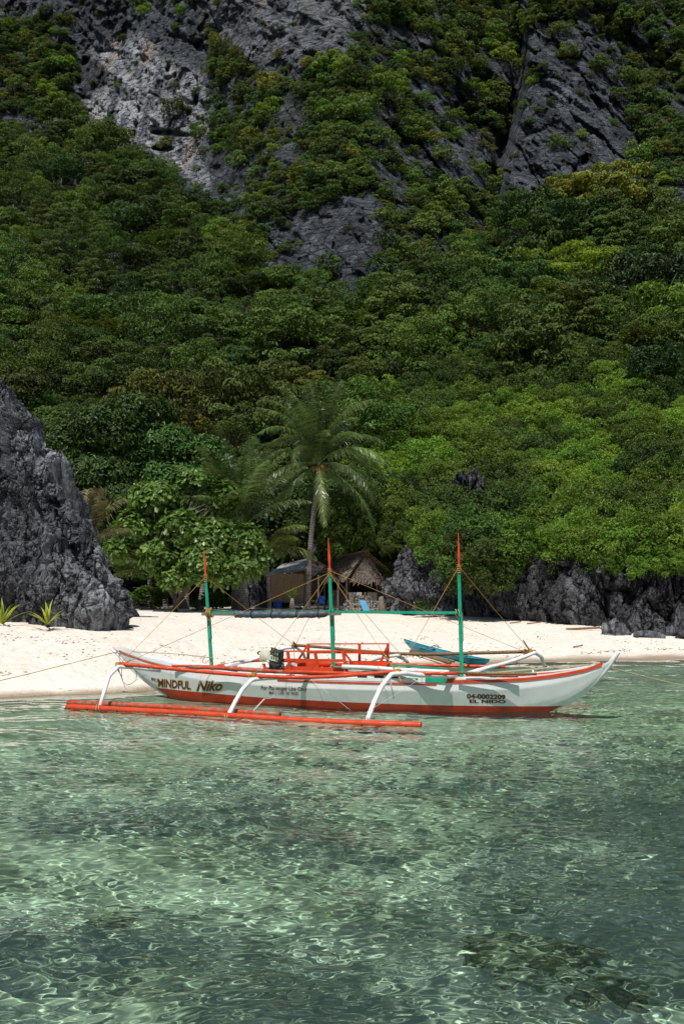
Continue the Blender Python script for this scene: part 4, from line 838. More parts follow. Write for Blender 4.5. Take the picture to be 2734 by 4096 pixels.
G0, G1 = TL(1440, 2335, 44.6), TL(1572, 2300, 42.6)          # eave of the right slope
thatch(E0, E1, R0, R1, 9, 'thatch_course'); thatch(G0, G1, R0, R1, 7, 'thatch_course', per=40)
# hipped skirt of leaves on the near gable
thatch(TL(1400, 2320, 41.2), TL(1540, 2322, 41.9), TL(1455, 2235, 42.0), TL(1475, 2232, 42.1), 8, 'gable_thatch', per=46, shag=.24)
# bamboo lattice under the overhanging right eave
for i in range(14):
    s = i/13; MB().tube([R1.lerp(G1, s)+Vector((.0, -.25, .06)), (R1.lerp(G1, s)).lerp(R0.lerp(G0, s), .22)+Vector((0, 0, .06))], .014, 5).build('roof_batten', m_bam, th)
for i in range(4):
    o_ = R1.lerp(R0, i*.08)+Vector((0, -.15, .05)); MB().tube([o_, o_+(G1-R1)*1.08], .016, 5).build('rafter', m_bam, th)
MB().tube([R0, R1+Vector((.1, -.3, .05))], .05, 7).build('ridge_pole', m_bam, th)
for px, py, d, t in ((1272, 2440, 42.4, 2300), (1298, 2440, 43.6, 2300), (1352, 2440, 41.6, 2315), (1386, 2435, 42.0, 2300), (1508, 2440, 42.4, 2320), (1522, 2440, 43.8, 2300), (1318, 2440, 44, 2290)):
    mb = MB(); mb.tube(spline([TL(px, py, d), TL(px+r_h.uniform(-3, 3), (py+t)/2, d), TL(px+r_h.uniform(-3, 3), t, d)], 4), .045, 7).build('post', m_grey_wood, th)
# leaf screen and boards under the roof
thatch(TL(1308, 2425, 42.9), TL(1392, 2425, 42.9), TL(1312, 2362, 43.0), TL(1392, 2358, 43.0), 4, 'leaf_screen', per=40)
MB().bar(TL(1392, 2393, 42.2), TL(1446, 2393, 42.2), .03, .50).build('pale_board', m_plaster, th)
MB().bar(TL(1468, 2388, 42.4), TL(1508, 2390, 42.4), .03, .42).build('pale_board', m_plaster, th)
MB().bar(TL(1454, 2390, 42.5), TL(1467, 2390, 42.5), .03, .45).build('brown_board', m_bam, th)
# things by the huts
def solid(name, label, cat, mb, m_, loc, rz=0): o = mb.build(name, m_, None, loc); o.rotation_euler = (0, 0, rz); return tag(o, label, cat)
drum = MB().tube([(0, 0, 0), (0, 0, .02), (0, 0, .28), (0, 0, .30), (0, 0, .33)], [.16, .17, .17, .14, .05], 14)
solid('water_jug', 'blue plastic water jug hanging among the posts of the thatched hut', 'jug', drum, m_blue, W(1284, 2414, 42.4))
solid('blue_barrel', 'blue plastic barrel in the shade under the tin roofed hut', 'barrel', MB().tube([(0, 0, 0), (0, 0, .1), (0, 0, .2), (0, 0, .38)], [.17, .18, .185, .17], 14), m_blue, W(1110, 2442, 42.2))
solid('wooden_stump', 'thick upright wooden stump beside the stone pile', 'stump', MB().tube([(0, 0, -.1), (.01, 0, .2), (-.02, 0, .45), (0, 0, .55), (0, 0, .60)], [.17, .165, .16, .15, .05], 12), m_grey_wood, W(1530, 2443, 41.0))
b = MB().bar(W(1442, 2402, 41.15), W(1462, 2448, 40.75), .16, .03); pl = empty('blue_plank', 'bright blue painted board leaning on the pile of pale stones', 'board', (0, 0, 0)); b.build('plank', m_bluewood, pl)
MB().bar(W(1452, 2402, 41.18), W(1473, 2448, 40.78), .15, .03).build('plank', m_bluewood, pl)
pile = empty('stone_pile', 'low pile of pale grey stones in front of the thatched hut', 'stone pile', W(1450, 2445, 41.4))
def stone_mesh(seed):
    bm = bmesh.new(); bmesh.ops.create_icosphere(bm, subdivisions=2, radius=1); r = random.Random(seed); ax = [Vector([r.gauss(0, 1) for _ in range(3)]).normalized() for _ in range(9)]; k = [r.uniform(.62, .9) for _ in ax]
    for v in bm.verts:
        for a_, q in zip(ax, k):
            dd = v.co.dot(a_)
            if dd > q: v.co -= a_*(dd-q)
    me = bpy.data.meshes.new('stone'); bm.to_mesh(me); bm.free(); me.materials.append(m_stone); return me
SM = [stone_mesh(i) for i in range(7)]
for row in range(6):
    n = 17-row*2
    for i in range(n):
        if 6 <= i <= 8 and row > 3: continue
        x = (i-(n-1)/2)*.128+r_h.uniform(-.03, .03); o = obj('stone', SM[r_h.randrange(7)], parent=pile); s = r_h.uniform(.075, .115)*(1.15 if row == 0 else 1)
        o.location = (x, r_h.uniform(-.06, .06)+row*.05, .06+row*.105); o.scale = (s, s*.9, s*.8); o.rotation_euler = [r_h.uniform(0, 6) for _ in range(3)]
for i, (p, q, r_, lb) in enumerate((((1545, 2412, 41.3), (1600, 2405, 41.0), .035, 'upper crooked stick lying beside the stump'), ((1540, 2432, 41.0), (1610, 2430, 40.6), .03, 'long straight stick resting low beside the stump'), ((1548, 2418, 41.2), (1592, 2408, 41.1), .03, 'short crooked stick between the other sticks beside the stump'))):
    tag(MB().tube(spline([W(*p), (Vector(W(*p))+Vector(W(*q)))/2+Vector((0, 0, .05)), W(*q)], 4), r_, 6).build('stick', m_bam), lb, 'stick', 'sticks beside the stump')
# weathered planks and a log that edge the sand
for i, (a, b_, r_, lb) in enumerate((((528, 2438), (632, 2446), .14, 'thick driftwood log at the back of the sand right of the grey limestone rock'),)):
    tag(MB().tube(spline([W(a[0], a[1]+6, 40.5), W(580, 2436, 40.5), W(b_[0], b_[1], 40.4)], 5), [.13]*11, 8).build('log', m_grey_wood), lb, 'log')
for i, (x0, x1, y) in enumerate(((630, 700, 2447), (704, 762, 2448), (766, 822, 2447), (940, 1010, 2443), (1014, 1085, 2443), (1090, 1180, 2443))):
    tag(MB().bar(W(x0, y, 40.4), W(x1, y, 40.4), .08, .16).build('edging_board', m_grey_wood), ('first', 'second', 'third', 'fourth', 'fifth', 'sixth')[i]+' grey board from the log, edging the back of the sand', 'board', 'boards edging the back of the sand')
MB_ = MB(); bench = empty('wooden_bench', 'dark wooden bench in the shade right of the left mast', 'bench', W(880, 2432, 41.2))
MB().bar((-.6, 0, .38), (.6, 0, .38), .28, .05).build('seat', m_grey_wood, bench); 
for s in (-.5, .5): MB().bar((s, 0, -.05), (s, 0, .36), .06, .22).build('leg', m_grey_wood, bench)
# driftwood on the sand
for i, (px, py, d, ln, lb) in enumerate(((2310, 2562, 28.6, .28, 'small forked twig alone on the sand right of the right mast'), (2135, 2496, 34.5, .5, 'thin flat piece of driftwood near the black rock wall'), (2330, 2508, 32.6, 1.1, 'brown driftwood branch lying along the foot of the black rock wall'), (2060, 2492, 34.8, .4, 'flat grey piece of driftwood on the upper sand'))):
    p = Vector(W(px, py, d)); p.z = float(bed_z(p.x, p.y))+.03
    tag(MB().tube(spline([p-Vector((ln/2, 0, 0)), p+Vector((0, .04, .02)), p+Vector((ln/2, .02, .05))], 4), .022 if ln < .6 else .04, 6).build('driftwood', m_bam), lb, 'driftwood')
# ------------------------------------------------------------------ the big outrigger boat
m_white = paint('white_boat_paint', (.76, .77, .76), .32, (.52, .50, .43), .66, 3.0, .06)
m_redp = paint('red_boat_paint', (.60, .062, .018), .33, (.42, .22, .13), .67, 5, .10); m_redw = paint('worn_red_paint', (.50, .055, .02), .45, (.24, .16, .10), .50, 4, .15)
m_redh = paint('red_bottom_paint', (.52, .045, .015), .35, None, .5, 3, .15); m_redw2 = m_redw
m_greenp = paint('green_boat_paint', (.012, .33, .19), .35, None, .5, 5, .12); m_whitep = paint('white_pole_paint', (.78, .79, .80), .35, (.30, .27, .22), .69, 6, .06)
m_rope = mat('orange_rope', (.42, .24, .06), .8, .2); m_rope2 = mat('pale_rope', (.42, .36, .22), .8, .2); m_line = mat('thin_fishing_line', (.6, .62, .6), .4)
m_tarp = paint('grey_blue_tarp', (.060, .085, .105), .5, None, .5, 8, .2); m_text = mat('maroon_lettering', (.13, .016, .008), .4); m_gold = mat('gold_outline', (.55, .40, .10), .4); m_black = mat('black_webbing', (.012, .014, .015), .7)
BO = (0.25, 17.72); BA = math.atan2(-.297, .955); BS = np.array([math.cos(BA), math.sin(BA)]); BN = np.array([-BS[1], BS[0]])
def P(px, py, t):
    """boat coordinates (along, across, up) of a photo point that lies t metres across from the boat's centre line"""
    k = (px-CX)/F; d = (t+BO[0]*BN[0]+BO[1]*BN[1])/(k*BN[0]+BN[1]); x = k*d
    return Vector(((x-BO[0])*BS[0]+(d-BO[1])*BS[1], t, EYE-(py-HZ)/F*d))
boat = empty('outrigger_boat', 'long white and red outrigger boat with three green masts moored in the shallows', 'boat', (BO[0], BO[1], 0), BA)
# hull: stations along the boat; sheer height, half beam at the sheer, keel depth
hs = [-4.86, -4.72, -4.46, -4.1, -3.83, -3.6, -3.2, -2.8, -2.2, -1.6, -1.0, -.3, .5, 1.2, 1.9, 2.5, 3.0, 3.4, 3.7, 3.95, 4.19, 4.33, 4.45]
hz = [.93, .88, .80, .715, .665, .63, .575, .535, .50, .485, .475, .475, .48, .49, .50, .525, .56, .61, .66, .715, .80, .885, 1.01]
hk = [.90, .76, .53, .26, .10, -.02, -.16, -.24, -.30, -.32, -.33, -.33, -.32, -.30, -.27, -.21, -.12, .02, .17, .36, .60, .76, .96]
hb = [.012, .04, .09, .17, .225, .27, .34, .40, .455, .485, .50, .51, .51, .50, .475, .43, .36, .285, .21, .145, .085, .05, .02]
def hull_at(s): return tuple(float(np.interp(s, hs, q)) for q in (hz, hk, hb))
def hull_pt(s, f, side=-1, out=0.0):
    """f = 0 at the keel, 1 at the sheer"""
    z1, z0, b = hull_at(s); w_ = b*float(np.interp(f, (0, .06, .18, .38, .80, .81, 1), (0, .32, .54, .72, .99, 1, 1)))
    z = z0+(z1-z0)*f; return Vector((s, side*(w_+out), z))
def f_of_z(s, z): z1, z0, b = hull_at(s); return min(1, max(0, (z-z0)/(z1-z0)))
def stripe_z(s): return float(np.interp(s, [-3.7, -3.4, -2.8, -1.8, -.2, 1.2, 2.1, 2.9, 3.3, 3.6], [.18, .172, .155, .12, .095, .095, .11, .12, .125, .13]))
def skin(name, mt_, fa, fb, ns=110, nf=14, s0=-4.86, s1=4.45, out=0.0, both=True, parent=boat):
    V, Q = [], []
    for side in ((-1, 1) if both else (-1,)):
        b = len(V)
        for s in np.linspace(s0, s1, ns):
            a_, e_ = fa(s), fb(s)
            for j in range(nf+1): V.append(hull_pt(s, a_+(e_-a_)*j/nf, side, out))
        for i in range(ns-1):
            for j in range(nf):
                q = [b+i*(nf+1)+j, b+(i+1)*(nf+1)+j, b+(i+1)*(nf+1)+j+1, b+i*(nf+1)+j+1]; Q.append(q if side < 0 else q[::-1])
    me = np_mesh(name, np.array([tuple(v) for v in V]), np.array(Q), True); return obj(name, me, mt_, parent)
hull = skin('hull', m_white, lambda s: f_of_z(s, stripe_z(s)) if s > -3.9 and s < 3.8 else 0.0, lambda s: 1.0, nf=20, ns=140)
skin('bottom', m_redh, lambda s: 0.0, lambda s: f_of_z(s, stripe_z(s)), s0=-3.9, s1=3.58, nf=6)
# stem posts, thicker than the skin
for nm, seq, rr in (('stem_post', [hull_pt(s, 0) for s in (-4.92, -4.72, -4.46, -4.1, -3.83, -3.7)], [.022, .03, .034, .034, .032, .02]), ('bow_post', [Vector((4.49, 0, 1.04)), Vector((4.42, 0, .96)), Vector((4.31, 0, .795)), Vector((4.17, 0, .625)), Vector((3.93, 0, .375)), Vector((3.68, 0, .185)), Vector((3.42, 0, .05))], [.028, .040, .046, .048, .046, .042, .030])):
    MB().tube(spline(seq, 4), np.interp(np.linspace(0, 1, (len(seq)-1)*4+1), np.linspace(0, 1, len(rr)), rr), 8).build(nm, m_white, boat)
# red rubbing strake, white rail above it, deck
def strip(name, mt_, s0, s1, dz, h, out, ns=60, both=True):
    mb = MB()
    for side in ((-1, 1) if both else (-1,)):
        b = len(mb.v)
        for s in np.linspace(s0, s1, ns):
            z1, z0, bb = hull_at(s)
            for q, o_ in ((dz, out), (dz+h, out), (dz+h, -.03), (dz, -.03)): mb.v.append((s, side*(bb+o_), z1+q))
        for i in range(ns-1):
            for j in range(4):
                q = [b+i*4+j, b+i*4+(j+1) % 4, b+(i+1)*4+(j+1) % 4, b+(i+1)*4+j]; mb.f.append(q if side > 0 else q[::-1]); mb.sm.append(False)
    mb.build(name, mt_, boat)
strip('rubbing_strake', m_redp, -4.75, -3.2, -.035, .022, .012); strip('rubbing_strake', m_redh, -1.3, 1.55, -.045, .028, .012); strip('rubbing_strake', m_redp, 1.5, 4.22, -.005, .050, .016)
strip('white_rail', m_white, -4.7, 1.5, .003, .055, .008); strip('white_rail', m_white, 1.5, 4.1, .048, .022, -.012)
mb = MB(); ds = np.linspace(-4.3, 4.1, 60)
for s in ds: z1, z0, bb = hull_at(s); k = .055 if -2.9 < s < 2.3 else .015; mb.v += [(s, -(bb-.02), z1-.0), (s, 0, z1+k), (s, bb-.02, z1)]
for i in range(59): mb.f += [[i*3, i*3+1, i*3+4, i*3+3], [i*3+1, i*3+2, i*3+5, i*3+4]]; mb.sm += [True]*2
mb.build('deck', m_white, boat)
# white side panel with dark openings, the red mast block and green well on the after deck
MB().box((.80, -.485, .555), (1.75, .03, .11)).build('side_panel', m_white, boat)
for px in (1448, 1515, 1578): MB().box((P(px, 2702, -.50).x, -.502, .56), (.17, .008, .045)).build('side_opening', m_black, boat)
MB().box((1.72, -.47, .575), (.26, .06, .10)).build('mast_block', m_redh, boat); MB().box((1.72, .0, .56), (.2, .8, .07)).build('mast_block', m_redh, boat)
for a_, b_ in ((1592, 1618), (1631, 1672)): MB().box(((P(a_, 2715, -.5).x+P(b_, 2715, -.5).x)/2, -.503, .54), ((b_-a_)/240, .01, .035)).build('green_opening', m_greenp, boat)
MB().box((P(1742, 2718, -.5).x, -.500, .535), (.36, .02, .075)).build('green_panel', m_greenp, boat)
well = MB(); top_ = [P(1540, 2667, .3), P(1600, 2662, .38), P(1660, 2666, .40), P(1730, 2672, .36), P(1787, 2680, .15)]
wb = spline(top_, 6)
for i in range(len(wb)-1): well.bar(wb[i], wb[i+1]+(wb[i+1]-wb[i])*.1, .04, .035)
well.build('green_well_rail', m_greenp, boat)
for i in (4, 9, 14, 19): MB().bar(wb[i]-Vector((0, 0, .015)), wb[i]-Vector((0, 0, .14)), .035, .03).build('well_stanchion', m_greenp, boat)
MB().bar(P(1550, 2690, .2), P(1780, 2702, .1), .05, .03).build('green_well_floor', m_greenp, boat)
lid = MB(); a_, b_, c_, d_ = P(1500, 2680, -.30), P(1660, 2694, -.38), P(1740, 2672, .38), P(1560, 2654, .45)
for z in (0, -.03): lid.v += [tuple(q+Vector((0, 0, z))) for q in (a_, b_, c_, d_)]
lid.f += [[0, 1, 2, 3], [7, 6, 5, 4]]+[[i, i+4, (i+1) % 4+4, (i+1) % 4] for i in range(4)]; lid.sm += [False]*6
MB().box((P(1600, 2680, 0).x, -.05, P(1600, 2672, 0).z-.03), (1.0, .62, .02), Matrix.Rotation(R(1), 3, 'Y')).build('hatch_cover', m_white, boat)
m_int = mat('pale_sand_seen_cushion', (.52, .46, .38), .8)
# masts
def mast(base, joint, collar, tip, w0, label):
    m_ = empty('mast', None, None); m_.parent = boat; m_['label'] = label; del m_['label']
    base, joint, collar, tip = (P(*q, 0) for q in (base, joint, collar, tip)); base = base-Vector((0, 0, .12))
    n = 6; mb = MB(); mb.tube([base, base.lerp(joint, .35), base.lerp(joint, .7), joint], [w0*1.12, w0*1.08, w0, w0*.88], n, smooth=False); mb.build('mast_pole', m_greenp, m_)
    sp_ = base.lerp(joint, .60); mb = MB().bar(base.lerp(joint, .36)+Vector((w0*.7, -.01, 0)), sp_+Vector((w0*.7, -.01, .03)), .04, .05); mb.build('mast_splint', m_greenp, m_)
    mb = MB(); low = joint; mb.tube([low, low.lerp(collar, .55), collar, collar.lerp(tip, .45), tip], [w0*.92, w0*.55, w0*.82, w0*.50, w0*.14], n, smooth=False); mb.build('mast_tip', m_redp, m_)
    mb = MB()
    for i in range(5): 
        c = joint+Vector((0, 0, -.05+i*.028)); mb.tube([c+Vector((math.cos(a)*w0*1.12, math.sin(a)*w0*1.05, .01*math.sin(a+i))) for a in np.linspace(0, 6.283, 11)], .007, 5, cap=False)
    mb.build('rope_lashing', m_rope, m_); return joint
j1 = mast((848, 2668), (823, 2313), (821, 2268), (815, 2192), .031, ''); j2 = mast((1336, 2690), (1318, 2291), (1317, 2238), (1312, 2152), .034, ''); j3 = mast((1846, 2700), (1834, 2277), (1834, 2229), (1831, 2129), .033, '')
# crossbar, rolled tarp, lashed ends
bars = [(P(826, 2451, -.06), P(1324, 2446, -.06)), (P(1330, 2448, -.06), P(1830, 2451, -.06))]
for a_, b_ in bars: MB().bar(a_, b_, .055, .045).build('crossbar', m_greenp, boat)
MB().bar(P(808, 2457, -.12), P(942, 2458, -.12), .05, .045).build('crossbar_stub', m_grey_wood, boat); MB().bar(P(1308, 2457, -.12), P(1362, 2455, -.12), .05, .05).build('crossbar_stub', m_grey_wood, boat)
tp_ = spline([P(936, 2456, -.12), P(1000, 2458, -.13), P(1100, 2459, -.13), P(1200, 2458, -.13), P(1312, 2455, -.12)], 10); 
mb = MB(); mb.tube(tp_, [.030 if i in (0, len(tp_)-1) else .064+.006*math.sin(i*1.7)+.004*math.sin(i*.6) for i in range(len(tp_))], 9); mb.build('rolled_tarp', m_tarp, boat)
for px in (1010, 1090, 1190, 1275): 
    c = P(px, 2458, -.13); MB().tube([c+Vector((.01*math.cos(a), math.cos(a)*.071, math.sin(a)*.071)) for a in np.linspace(0, 6.283, 13)], .008, 5, cap=False).build('tarp_tie', m_black, boat)
def coil(c, rad, n, name='rope_lashing', mt_=m_rope, ax='x', rr=.0075):
    mb = MB(); r = random.Random(int(c[0]*100)+n); pts = []
    for i in range(n*10):
        a = i*.628; q = rad*r.uniform(.9, 1.25); s = (i/(n*10)-.5)*rad*1.6+r.uniform(-.01, .01)
        pts.append(Vector(c)+(Vector((s, math.cos(a)*q, math.sin(a)*q)) if ax == 'x' else Vector((math.cos(a)*q, math.sin(a)*q, s))))
    mb.tube(pts, rr, 5); return mb.build(name, mt_, boat)
coil(P(838, 2452, -.08), .075, 5); coil(P(1330, 2448, -.08), .06, 3, 'rope_lashing', m_greenp); coil(P(1830, 2451, -.06), .055, 2, 'rope_lashing', m_rope2)
mb = MB(); mb.tube(spline([P(828, 2462, -.12), P(832, 2480, -.13), P(842, 2478, -.13), P(836, 2464, -.12)], 5), .006, 5).build('rope_tail', m_rope, boat)
# ---- outriggers
def pole(name, mt_, pts, r, bam=True, taper=1.0, n=10, sm=5):
    sp = spline([P(*q) for q in pts], sm); mb = MB()
    if bam: bamboo(mb, sp, r, n, taper=taper)
    else: mb.tube(sp, [r*(1+(taper-1)*i/(len(sp)-1)) for i in range(len(sp))], n)
    return mb.build(name, mt_, boat)
flo = empty('near_outrigger', None, None); flo.parent = boat
def sub(o, p): o.parent = p; return o
fa = spline([P(x, y, t) for x, y, t in ((268, 2828, -1.98), (300, 2829, -1.99), (600, 2845, -2.05), (900, 2862, -2.1), (1200, 2882, -2.16), (1450, 2893, -2.2), (1683, 2900, -2.22))], 8)
mb = MB(); bamboo(mb, fa[3:], .052, 12, step=.30, knot=1.06); sub(mb.build('float', m_redp, None), flo); MB().tube([fa[0], fa[1], fa[2], fa[3]+Vector((.02, 0, 0))], [.008, .028, .044, .051], 12).build('float_tip', m_redp, flo)
e_ = fa[-1]; dr_ = (fa[-1]-fa[-2]).normalized(); MB().tube([e_-dr_*.0, e_+dr_*.004], .036, 12).build('float_hollow_end', m_redh, flo)
for i in range(2, 48, 3):                                   # dark tar marks where the joints are
    q = fa[min(len(fa)-2, int(3+i*.92))]; MB().box(tuple(q+Vector((0, -.051, -.022))), (.03, .008, .022)).build('tar_mark', m_black, flo)
fb = spline([P(x, y, t) for x, y, t in ((270, 2810, -1.55), (300, 2811, -1.56), (550, 2822, -1.63), (800, 2838, -1.72), (1000, 2851, -1.80), (1120, 2858, -1.86))], 8)
mb = MB(); bamboo(mb, fb[2:], .048, 12, step=.28, knot=1.07); o = mb.build('float', m_redw, flo); o['label'] = 'worn float with bare bamboo patches'
MB().tube([fb[0], fb[1], fb[2]+Vector((.02, 0, 0))], [.012, .035, .047], 12).build('float_tip', m_redw, flo)
e_ = fb[-1]; dr_ = (fb[-1]-fb[-2]).normalized(); MB().tube([e_, e_+dr_*.004], .034, 12).build('float_hollow_end', m_bam, flo)
ffl = empty('far_outrigger', None, None); ffl.parent = boat
for t, za, zb, xa, xb in ((2.2, .03, .18, -4.7, 3.90), (1.85, .04, .15, -4.6, 2.7)):
    ff = [Vector((xa+(xb-xa)*i/20, t, za+(zb-za)*i/20)) for i in range(21)]; mb = MB(); bamboo(mb, ff, .055, 12, step=.3, knot=1.06); mb.build('float', m_redp, ffl); MB().tube([ff[-1], ff[-1]+Vector((.005, 0, 0))], .038, 12).build('float_hollow_end', m_redh, ffl)
# near arms: curved white bamboo from the hull over the side poles down to the float
pole('outrigger_arm', m_whitep, [(640, 2683, -.85), (560, 2673, -1.2), (500, 2667, -1.38), (470, 2669, -1.48), (449, 2686, -1.58), (434, 2715, -1.68), (418, 2765, -1.82), (398, 2834, -2.0)], .034)
pole('outrigger_arm', m_whitep, [(1237, 2703, -.50), (1130, 2708, -.9), (1060, 2713, -1.15), (1022, 2715, -1.35), (990, 2732, -1.5), (962, 2770, -1.68), (932, 2824, -1.92), (908, 2876, -2.1)], .036)
pole('outrigger_arm', m_whitep, [(1822, 2705, -.42), (1740, 2702, -.8), (1660, 2699, -1.05), (1612, 2692, -1.25), (1585, 2692, -1.35), (1555, 2706, -1.46), (1522, 2752, -1.62), (1495, 2810, -1.85), (1465, 2890, -2.14)], .040)
for x, y, t in ((397, 2834, -2.02), (908, 2875, -2.12), (1465, 2889, -2.16)): coil(P(x, y, t), .060, 2, 'float_lashing', m_rope2, rr=.007)
# far arms
pole('outrigger_arm', m_whitep, [(900, 2664, -.1), (960, 2651, .4), (1010, 2640, .8), (1110, 2601, 1.25), (1165, 2589, 1.5), (1195, 2594, 1.65), (1214, 2618, 1.8), (1236, 2680, 2.05), (1245, 2745, 2.2)], .030)
pole('outrigger_arm', m_whitep, [(1380, 2676, .3), (1450, 2655, .7), (1500, 2636, 1.0), (1560, 2625, 1.3), (1600, 2623, 1.5), (1614, 2634, 1.6), (1632, 2655, 1.75), (1655, 2725, 2.05), (1662, 2765, 2.2)], .032)
pole('outrigger_arm', m_whitep, [(1850, 2700, .05), (1900, 2684, .35), (1960, 2668, .65), (2030, 2650, 1.0), (2100, 2626, 1.35), (2140, 2611, 1.55), (2160, 2622, 1.68), (2174, 2660, 1.85), (2185, 2710, 2.05), (2188, 2738, 2.18)], .034)
# grey-brown bamboo poles of the far side
pole('side_pole', m_bam, [(1168, 2580, 1.52), (1300, 2590, 1.5), (1420, 2602, 1.5), (1560, 2612, 1.5)], .030); pole('side_pole', m_bam, [(1440, 2610, 1.5), (1700, 2617, 1.5), (1900, 2612, 1.5), (2141, 2606, 1.55)], .032)
pole('side_pole', m_redp, [(1480, 2654, .85), (1700, 2661, .85), (1860, 2664, .85), (2018, 2668, .85)], .030); pole('side_pole', m_redp, [(940, 2650, .8), (1050, 2640, .85), (1200, 2645, .9), (1400, 2652, .9)], .032)
pole('pole_stub', m_grey_wood, [(2018, 2657, .95), (2068, 2652, 1.05)], .028, False); pole('pole_stub', m_grey_wood, [(2060, 2700, -.5), (2060, 2701, -.5)], .01, False) if False else None
# red side poles of the near side
pole('side_pole', m_redp, [(475, 2655, -1.40), (620, 2668, -1.36), (800, 2686, -1.32), (1000, 2702, -1.30), (1150, 2709, -1.30), (1300, 2707, -1.28), (1450, 2697, -1.28), (1603, 2684, -1.28)], .036, taper=.85)
pole('side_pole', m_redw, [(760, 2668, -.75), (900, 2673, -.78), (1050, 2684, -.8), (1200, 2690, -.82), (1310, 2699, -.84)], .036)
pole('side_pole', m_redp, [(1130, 2686, -.85), (1280, 2690, -.9), (1450, 2695, -.92), (1640, 2693, -.95), (1826, 2694, -.95)], .030)
pole('side_pole', m_redp, [(690, 2664, -.4), (800, 2664, -.4), (900, 2668, -.45)], .022)
pole('side_pole', m_bam, [(1826, 2690, -.62), (1960, 2695, -.62), (2144, 2696, -.62)], .024); pole('side_pole', m_redw, [(1860, 2696, -.5), (1990, 2703, -.5), (2070, 2704, -.5)], .026, False)
pole('side_pole', m_grey_wood, [(780, 2666, -.6), (880, 2676, -.6), (950, 2684, -.62)], .018, False)
pole('white_beam', m_white, [(1368, 2666, -.52), (1500, 2672, -.55), (1600, 2680, -.6), (1700, 2684, -.7), (1795, 2689, -.72)], .036, False)
pole('paddle', m_grey_wood, [(1330, 2668, -.45), (1420, 2672, -.45), (1520, 2682, -.45), (1580, 2684, -.45)], .022, False)
pole('white_beam', m_white, [(1060, 2700, -.5), (1150, 2701, -.5), (1230, 2704, -.5)], .035, False)
# hanging white stays
for a_, b_ in (((468, 2662, -1.42), (505, 2757, -1.3)), ((1556, 2706, -1.3), (1574, 2795, -1.2)), ((1057, 2795, -1.75), (1013, 2842, -1.83)), ((1175, 2588, 1.5), (1176, 2660, 1.5)), ((1598, 2626, 1.5), (1596, 2668, 1.4)), ((2129, 2678, .5), (2131, 2706, .3))):
    MB().bar(P(*a_), P(*b_), .022, .014).build('stay', m_whitep, boat)
MB().bar(P(2130, 2690, 1.0), P(2182, 2664, 1.7), .05, .02).build('wooden_slat', m_grey_wood, boat)
for x, y, t in ((892, 2661, .1), (945, 2652, .4)): MB().bar(P(x-22, y+3, t-.05), P(x+22, y-3, t+.05), .06, .05).build('red_block', m_redp, boat)
coil(P(892, 2660, .1), .05, 2)
# ropes at the joints
for x, y, t, n in ((474, 2662, -1.42, 6), (1017, 2702, -1.3, 4), (1592, 2690, -1.28, 7), (1176, 2582, 1.5, 3), (2118, 2607, 1.52, 5), (2100, 2609, 1.5, 4), (1596, 2622, 1.5, 3)): coil(P(x, y, t), .050, n)
coil(P(940, 2655, .3), .05, 2, 'rope_lashing', m_rope2); coil(P(1985, 2662, .8), .05, 2); coil(P(1978, 2705, .1), .03, 2, 'rope_lashing', m_rope2); coil(P(1960, 2700, .2), .04, 3, 'rope_lashing', m_line)
# passenger frame: two red benches with rails
def rail(pts, w_=.03, h=.03, name='rail', mt_=m_redp):
    for a_, b_ in zip(pts[:-1], pts[1:]): MB().bar(P(*a_), P(*b_), w_, h).build(name, mt_, boat)
tn, tf = -.42, .45
rail([(1128, 2605, tn), (1382, 2604, tn)], .035, .024, 'top_rail'); rail([(1126, 2639, tn), (1376, 2642, tn)], .028, .045, 'seat_rail')
for a_, b_ in (((1150, 2606), (1160, 2683)), ((1259, 2606), (1272, 2684)), ((1370, 2604), (1386, 2687))): MB().bar(P(*a_, tn), P(*b_, tn), .048, .04).build('rail_post', m_redp, boat)
MB().bar(P(1376, 2610, tn), P(1416, 2662, tn+.1), .045, .03).build('rail_brace', m_redp, boat)
rail([(1228, 2576, tf), (1556, 2575, tf)], .035, .02, 'top_rail'); rail([(1230, 2609, tf), (1548, 2609, tf)], .028, .045, 'seat_rail')
for x, a_, b_ in ((1232, 2576, 2668), (1437, 2577, 2643), (1550, 2574, 2645)): MB().bar(P(x, a_, tf), P(x, b_, tf), .045, .04).build('rail_post', m_redp, boat)
MB().bar(P(1228, 2583, tf), P(1194, 2638, tf), .04, .03).build('rail_brace', m_redp, boat); MB().bar(P(1552, 2580, tf-.03), P(1518, 2656, tf-.12), .045, .035).build('rail_brace', m_redp, boat)
MB().box((P(1230, 2672, 0).x, -.16, P(1230, 2676, -.16).z), (1.15, .5, .035)).build('bench_seat', m_redp, boat); MB().bar(P(1160, 2680, -.40), P(1375, 2684, -.40), .03, .12).build('bench_front', m_redp, boat)
MB().bar(P(1190, 2648, .38), P(1560, 2650, .38), .26, .035).build('bench_seat', m_redp, boat); MB().bar(P(1188, 2660, .25), P(1545, 2664, .25), .03, .09).build('bench_front', m_redp, boat); rail([(1100, 2640, .1), (1220, 2642, .2)], .03, .035, 'seat_rail')
for a_, b_ in (((1055, 2655, -.42), (1063, 2702, -.42)), ((1106, 2640, .0), (1110, 2690, 0))): MB().bar(P(*a_), P(*b_), .042, .035).build('rail_post', m_redp, boat)
rail([(1060, 2672, -.42), (1160, 2680, -.42)], .03, .03, 'seat_rail')
for i in range(3): MB().box((P(1440+i*38, 2662, .15).x, .12, P(1480, 2664, .15).z), (.13, .5, .02)).build('deck_slat', m_redp, boat)
